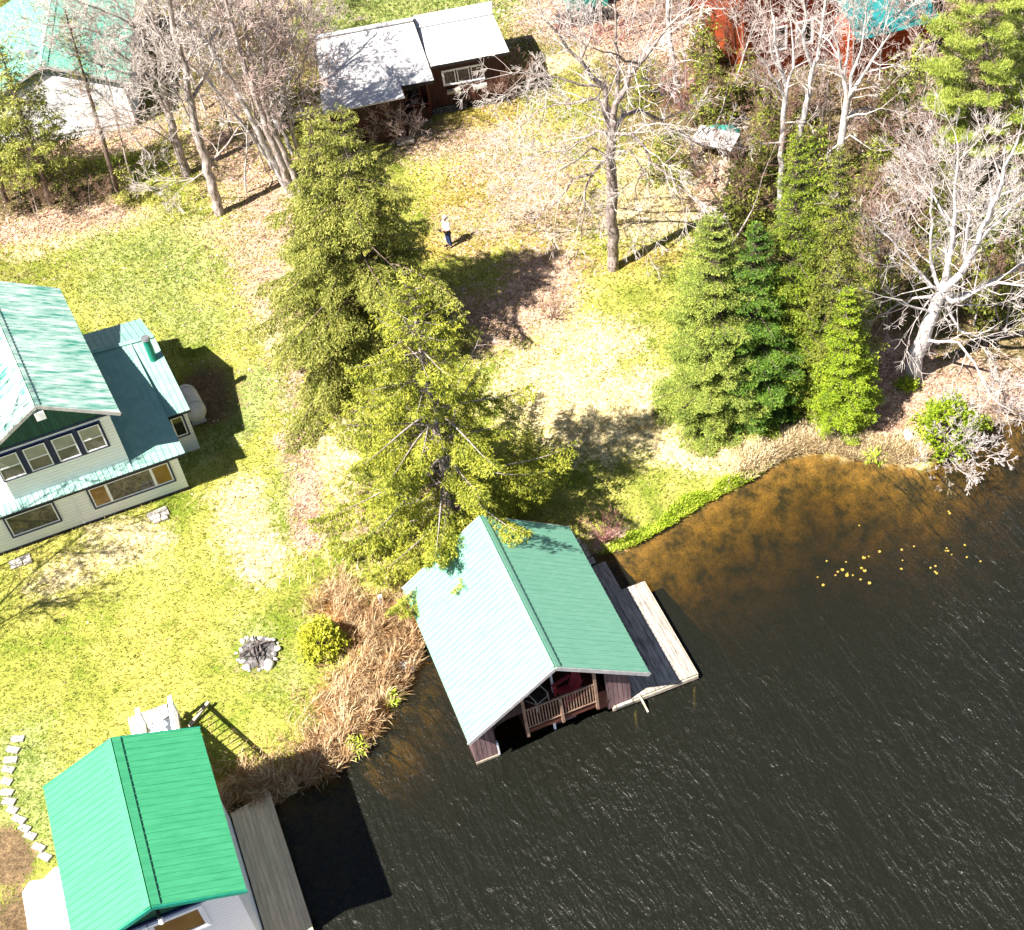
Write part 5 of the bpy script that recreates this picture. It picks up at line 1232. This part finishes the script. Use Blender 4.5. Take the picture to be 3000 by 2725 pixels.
def sapling(seed, h, bark, twig, spread=.35, stems=1, lvl=2, r=.05, dens=1.0, minr=.011):
    rg = np.random.default_rng(seed); trunk, tw = [], []
    for s in range(stems):
        d = np.array([rg.normal(0, spread), rg.normal(0, spread), 1.0]); d /= np.linalg.norm(d); p = np.array([rg.normal(0, .12), rg.normal(0, .12), -.2]) if stems > 1 else np.array([0, 0, -.2]); n = max(4, int(h / .6)); rr = r
        for i in range(n):
            d = d + rg.normal(0, .06, 3) + [0, 0, .05]; d /= np.linalg.norm(d); q = p + d * h / n; r2 = r * (1 - .8 * (i + 1) / n); trunk.append((p, q, rr, r2)); p, rr = q, r2; f = i / n
            if f > .2:
                for _ in range(int(dens * 2.0 + rg.random())):
                    a = rg.uniform(.5, 1.1); o = rg.normal(0, 1, 3); o -= d * (o @ d); o /= np.linalg.norm(o)
                    grow(p, d * math.cos(a) + o * math.sin(a), h * .24 * rg.uniform(.6, 1.2) * (1.2 - .7 * f), max(minr, rr * .45), lvl - 1 + (f < .8), tw, rg, .17, .07, (3.5, 3), (.4, 1.0), minr)
    return trunk, tw


def plant(name, label, cat, loc, group, trunk, tw, bark, twig, trunk_name='trunk', crown_name='crown'):
    t = thing(name, label, cat, loc, group); o = np.array(loc)
    tubes([(a + o, b_ + o, r0, r1) for a, b_, r0, r1 in trunk], trunk_name, bark, t); tubes([(a + o, b_ + o, r0, r1) for a, b_, r0, r1 in tw], crown_name, twig, t)
    return t


protos = []
for k, (h, bark, twig, st, ln) in enumerate(((7.5, 'bark_grey', 'twig_pink', 1, 'bare grey sapling'), (6.0, 'bark_grey', 'twig_brown', 2, 'bare brown sapling'), (9.0, 'bark_white', 'twig_pale', 1, 'slim pale stemmed bare tree'), (5.0, 'bark_grey', 'twig_brown', 3, 'brown many stemmed bare shrub'), (8.0, 'bark_grey', 'twig_pink', 2, 'twin stemmed bare tree'))):
    protos.append((sapling(200 + k, h, bark, twig, .10 if st == 1 else .22, st, 2, .055 if st < 3 else .03, 1.1), bark, twig, ln))
sites = [(2010, 240), (2060, 420), (2130, 300), (2170, 180), (2220, 420), (2240, 330), (2120, 560), (2030, 110), (2330, 480), (2400, 360), (2420, 520), (2520, 430), (2560, 330), (2570, 540), (2620, 620), (2660, 480), (2700, 620), (2720, 720), (2600, 760), (2640, 860), (2780, 480), (2830, 640), (2860, 760), (2910, 560), (2960, 640), (2990, 800), (2940, 950), (2850, 930), (2540, 700), (2480, 300), (2700, 300), (1900, 130), (1850, 60), (1930, 60), (2160, 90), (2120, 60), (2640, 200), (2760, 820), (3040, 700), (3060, 900), (2960, 480), (2800, 330), (2880, 420), (2590, 930), (1760, 60), (1700, 100), (2150, 690)]
done = {}; rv = random.Random(4)
for k, (x, y) in enumerate(sites):
    q = k % 5; (tk_, tw_), bark, twig, ln = protos[q]; loc = ground(x, y + 25)
    lab = f'{ln} in the thicket behind the firs'; gr = f'{ln}s of the thicket'
    if q not in done: done[q] = plant('bare_sapling', lab, 'tree', loc, gr, tk_, tw_, bark, twig)
    else: copy_thing(done[q], loc, rv.uniform(0, 6.28), rv.uniform(.7, 1.15))
sites2 = [(400, 540), (460, 470), (300, 330), (430, 300), (600, 300), (690, 380), (760, 180), (820, 110), (900, 60), (560, 120), (680, 60), (940, 250), (780, 480), (720, 540), (480, 60), (860, 340), (930, 160), (905, 420), (500, 200)]
for k, (x, y) in enumerate(sites2):
    q = (0, 2, 4)[k % 3]; loc = ground(x, y + 25); c = copy_thing(done[q], loc, rv.uniform(0, 6.28), rv.uniform(.75, 1.2), f'{protos[q][3]} in the grove between white house and cabin'); c['group'] = f'{protos[q][3]}s of the left grove'
for k, (x, y) in enumerate(((30, 640), (110, 640), (180, 650), (260, 640), (330, 620), (60, 600))):
    c = copy_thing(done[1] if k % 2 else done[3], ground(x, y), rv.uniform(0, 6.28), rv.uniform(.35, .5), 'low brown brush stem at the left edge of the lawn'); c['group'] = 'brush at the left edge'


def bush(name, label, loc, seed, h, r, twig, stems=26, lvl=2, minr=.010, group=None, lean=(0, 0), flat=.5):
    rg = np.random.default_rng(seed); tw = []
    for s in range(stems):
        a = rg.uniform(0, 6.28); d = np.array([math.cos(a) * rg.uniform(.1, 1) * r / h + lean[0], math.sin(a) * rg.uniform(.1, 1) * r / h + lean[1], rg.uniform(flat, 1)]); d /= np.linalg.norm(d)
        grow(np.array(loc) + [rg.normal(0, .08), rg.normal(0, .08), -.05], d, h * rg.uniform(.6, 1.05), rg.uniform(.014, .024), lvl, tw, rg, .14, .05, (3, 3), (.35, .9), minr)
    t = thing(name, label, 'shrub', loc, group); tubes(tw, 'branches', twig, t); return t


bush('bare_shrub', 'dark twiggy shrub against the right end of the cabin', ground(1490, 290), 51, 1.7, 1.5, 'twig_brown', 34)
bush('bare_shrub', 'pinkish tangled shrub in front of the cabin window boxes', ground(1420, 300), 52, 1.1, .9, 'twig_pink', 18)
bush('bare_shrub', 'pinkish twiggy shrub in front of the cabin porch beside the hemlock top', ground(1115, 400), 53, 1.9, 1.7, 'twig_pink', 30)
bush('bare_shrub', 'second pinkish shrub reaching out right of the cabin porch step', ground(1190, 420), 54, 1.4, 1.2, 'twig_pink', 20)
bush('bare_shrub', 'red twigged clump between the grey dock and the shore grass', ground(1775, 1580), 55, 1.1, .8, 'twig_red', 26, 1)
bush('bare_shrub', 'thorny reddish shrub in the hemlock shade beyond the big spruce', ground(1620, 930), 56, 1.0, 1.1, 'twig_brown', 14, 1)
bush('bare_shrub', 'white branched shrub overhanging the lake below the small evergreen', ground(2775, 1330), 57, 1.9, 1.7, 'twig_pale', 16, 3, lean=(.15, -.55), flat=.15)
bush('bare_shrub', 'pale bare shrub drooping over the dark inlet at the right edge', ground(2930, 1215), 58, 1.4, 1.2, 'twig_pale', 26, 2, lean=(0, -.3), flat=.3)
bush('bare_shrub', 'tangled red brown shrub between the lean-to and the log pile', ground(2010, 330), 59, 1.6, 1.5, 'twig_red', 22)
for k, (x, y) in enumerate(((1660, 110), (1740, 130), (1820, 120), (2050, 520), (2560, 1000), (2620, 960))):
    bush('bare_shrub', 'reddish brush clump at the edge of the thicket', ground(x, y), 70 + k, 1.1, 1.0, 'twig_red' if k < 3 else 'twig_brown', 14, 1, group='reddish brush clumps')


def leafy(name, label, loc, seed, rx, ry, h, leaf, n=260, size=.13, width=.06, per_m=30, lump=.25, group=None):
    rg = np.random.default_rng(seed); t = thing(name, label, 'shrub', loc, group); P0, P1, st = [], [], []; loc = np.array(loc)
    for i in range(n):
        a = rg.uniform(0, 6.28); u = rg.random() ** .5; v = rg.uniform(.08, 1); k = math.sqrt(max(0, 1 - v ** 2.2)) * (1 + lump * math.sin(3 * a + v * 5) * rg.uniform(.3, 1))
        q = loc + [rx * k * (.45 + .55 * u) * math.cos(a), ry * k * (.45 + .55 * u) * math.sin(a), h * v]; d = q - loc - [0, 0, h * .3]; d /= np.linalg.norm(d); d = d + rg.normal(0, .35, 3) + [0, 0, .25]; d /= np.linalg.norm(d)
        P0.append(q - d * .1); P1.append(q + d * rg.uniform(.16, .34))
        if i % 6 == 0: st.append((loc + [0, 0, -.05], q, .018, .008))
    tubes(st, 'branches', 'bark_dark', t); V, Fq = needles(np.array(P0), np.array(P1), per_m, size, width, .9, rg); fast_mesh('foliage', V, Fq, leaf, t); return t


leafy('evergreen_bush', 'round lime green bush on the lawn edge beside the brown marsh grass', ground(948, 1900), 5, .72, .72, 1.25, 'leaf_bush', n=420)
leafy('evergreen_shrub', 'bushy green evergreen on the point above the overhanging white shrub', ground(2775, 1290), 6, 1.15, 1.05, 1.9, 'leaf_fir_bright', n=620, lump=.5)
leafy('evergreen_shrub', 'green tuft at the foot of the chalky white tree', ground(2655, 1135), 7, .3, .25, .3, 'leaf_fir_bright', n=60)
leafy('evergreen_shrub', 'pale green young cedar among bare stems left of the cabin', ground(790, 330), 8, 1.2, 1.2, 3.6, 'leaf_hemlock', n=520, size=.2, width=.075, per_m=16, lump=.5)
leafy('evergreen_shrub', 'dark green yew filling the corner right of the cabin', ground(1470, 250), 9, 1.2, 1.1, 1.2, 'leaf_olive', n=380, size=.17, width=.07, per_m=18)
for k, (x, y, lab) in enumerate(((2560, 1352, 'bright green flag leaves growing at the water edge of the pale bank'), (1062, 2215, 'green leaf clump at the tip of the brown marsh'), (1156, 2055, 'small green clump on the marsh edge under the left eave'), (1042, 2205, 'yellowish leaf clump next to the green one at the marsh tip'))):
    leafy('water_plant', lab, np.maximum(ground(x, y), [-99, -99, .0]), 90 + k, .32 if k == 0 else .16, .16, .35, 'leaf_bright', n=40, size=.22, width=.05, per_m=10)

# a bare tree just outside the left edge whose shadow lies across the lawn
c = copy_thing(done[2], gz(at(-430, 1930, 1)), 1.0, 1.5, 'slim pale stemmed bare tree at the left end of the lawn'); c['group'] = 'bare trees left of the lawn'
c = copy_thing(done[4], gz(at(-300, 2050, 1)), 2.0, 1.5, 'twin stemmed bare tree at the left end of the lawn'); c['group'] = 'bare trees left of the lawn'

# ------------------------------------------------------------------ ground plants and litter (nobody could count these)
rs = np.random.default_rng(11)


def scatter(n, x0, x1, y0, y1):
    return rs.uniform(x0, x1, n), rs.uniform(y0, y1, n)


def in_view(x, y, z, m=120):
    q = np.stack([x, y, z - CH], 1); d = q @ fwd
    px = W / 2 + F * (q @ CR) / d; py = H / 2 - F * (q @ CU) / d
    return (px > -m) & (px < W + m) & (py > -m) & (py < H + m)


def occupied(x, y):
    bad = np.zeros(len(x), bool)
    for fr, a0, a1, b0, b1 in FOOT:
        Mx = np.linalg.inv(np.array([fr.A[:2], fr.B[:2]]).T); q = (Mx @ np.stack([x - fr.g[0], y - fr.g[1]]))
        bad |= (q[0] > a0) & (q[0] < a1) & (q[1] > b0) & (q[1] < b1)
    return bad


def blades(x, y, z, length, width, lean, az):
    """one bent blade each: 4 points, a quad folded at its waist"""
    n = len(x); b = np.stack([x, y, z - .01], 1)
    dx = np.stack([np.cos(az), np.sin(az), np.zeros(n)], 1); sd = np.stack([-np.sin(az), np.cos(az), np.zeros(n)], 1)
    tip = b + dx * (length * lean)[:, None] + np.array([0, 0, 1]) * (length * np.sqrt(np.maximum(0, 1 - lean ** 2)))[:, None]
    midp = b * .5 + tip * .5 + np.array([0, 0, 1]) * (length * .12)[:, None]
    V = np.stack([b, midp - sd * width[:, None] / 2, tip, midp + sd * width[:, None] / 2], 1).reshape(-1, 3)
    return V, np.arange(n * 4).reshape(n, 4)


def pal_tint(x, y):
    n = len(x); u = rs.random((n, 1))
    g = lambda k: np.array(GC[k + '1']) * (1 - u) + np.array(GC[k + '2']) * u
    c = g('lawn'); r = rs.random(n) * .9
    for k in ('forest', 'moss', 'straw', 'green', 'marsh'):
        c = np.where((weight(k, x, y) > r)[:, None], g(k), c)
    return np.clip(c * rs.uniform(.62, 1.2, (n, 1)), 0, .85)


x, y = scatter(520000, -32, 34, 20, 92)
d = shore_dist(x, y); z = hgt(x, y)
keep = (d > .35) & in_view(x, y, z) & ~occupied(x, y)
lit = weight('litter', x, y) + weight('marsh', x, y) * .8 + weight('dirt_shade', x, y)
keep &= rs.random(len(x)) > lit * .9
x, y, z = x[keep], y[keep], z[keep]
dist = np.sqrt(x ** 2 + y ** 2 + CH ** 2) / 55; n = len(x)
V, Fq = blades(x, y, z, rs.uniform(.07, .17, n) * dist, rs.uniform(.02, .04, n) * dist, rs.uniform(.2, .85, n), rs.uniform(0, 6.28, n))
tag(fast_mesh('lawn_grass', V, Fq, 'tuft', origin=(0, 0, 0), tint=pal_tint(x, y)), kind='stuff')

# fallen leaves
x, y = scatter(420000, -32, 34, 20, 92)
keep = (rs.random(len(x)) < np.clip(weight('litter', x, y) * .6 + weight('forest', x, y) * .10 + .003, 0, 1)) & (shore_dist(x, y) > .2)
x, y = x[keep], y[keep]; z = hgt(x, y); k = in_view(x, y, z) & ~occupied(x, y); x, y, z = x[k], y[k], z[k]; n = len(x)
az = rs.uniform(0, 6.28, n); s = rs.uniform(.028, .06, n) * np.sqrt(x ** 2 + y ** 2 + CH ** 2) / 55
u = np.stack([np.cos(az), np.sin(az), rs.uniform(-.5, .5, n)], 1) * s[:, None]; v = np.stack([-np.sin(az), np.cos(az), rs.uniform(-.5, .5, n)], 1) * (s * .7)[:, None]
c = np.stack([x, y, z + .035], 1)
V = np.stack([c - u, c - v, c + u, c + v], 1).reshape(-1, 3)
tag(fast_mesh('fallen_leaves', V, np.arange(n * 4).reshape(n, 4), 'litter', origin=(0, 0, 0)), kind='stuff')

# brown marsh grass at the water's edge
x, y = scatter(170000, -14, 2, 24, 42)
w = weight('marsh', x, y); w = w * (.35 + 1.1 * vnoise(x, y, .8, 12)) * (.6 + .8 * vnoise(x, y, .3, 13))
keep = (rs.random(len(x)) < w * .8) & (shore_dist(x, y) > -.12) & ~occupied(x, y)
x, y = x[keep], y[keep]; z = np.maximum(hgt(x, y), 0); n = len(x)
cl = vnoise(x, y, .5, 9) * 6.28 * 1.6 + vnoise(x, y, 1.7, 4) * 4
V, Fq = blades(x, y, z, rs.uniform(.35, .85, n), rs.uniform(.016, .034, n), rs.uniform(.35, .95, n), cl + rs.normal(0, .6, n))
tag(fast_mesh('marsh_grass', V, Fq, 'marsh', origin=(0, 0, 0)), kind='stuff')

# fresh green rim along the cove, pale sedge beside it
def rim(name, mat, pts, n, w0, w1, l0, l1):
    q = np.array([at(a, b, .1)[:2] for a, b in pts]); seg = rs.integers(0, len(q) - 1, n); t = rs.random(n)[:, None]
    p = q[seg] * (1 - t) + q[seg + 1] * t + rs.normal(0, .6, (n, 2)); d = shore_dist(p[:, 0], p[:, 1]); wob = (vnoise(p[:, 0], p[:, 1], .9, 3) - .5) * w1 * 1.5 + (vnoise(p[:, 0], p[:, 1], .35, 8) - .5) * w1
    k = (d > w0) & (d + wob * .5 < w1 * .8) & (rs.random(len(d)) < .6 + vnoise(p[:, 0], p[:, 1], .5, 14)); p = p[k]; z = np.maximum(hgt(p[:, 0], p[:, 1]), 0); n = len(p)
    V, Fq = blades(p[:, 0], p[:, 1], z, rs.uniform(l0, l1, n), rs.uniform(.02, .045, n), rs.uniform(.2, .8, n), rs.uniform(0, 6.28, n))
    return tag(fast_mesh(name, V, Fq, mat, origin=(0, 0, 0)), kind='stuff')


rim('shore_grass', 'leaf_bright', [(1830, 1610), (1880, 1583), (1960, 1538), (2050, 1482), (2130, 1440), (2200, 1405)], 26000, -.08, .42, .14, .3)
M['sedge'] = leaf_mat('pale sedge', [(.25, (.34, .24, .11)), (.6, (.6, .47, .27)), (.95, (.78, .68, .48))], trans=.1)
rim('dry_sedge', 'sedge', [(2200, 1405), (2290, 1346), (2350, 1330), (2420, 1327), (2500, 1346), (2560, 1352), (2640, 1360), (2700, 1362), (2740, 1338)], 30000, -.05, 1.3, .2, .45)
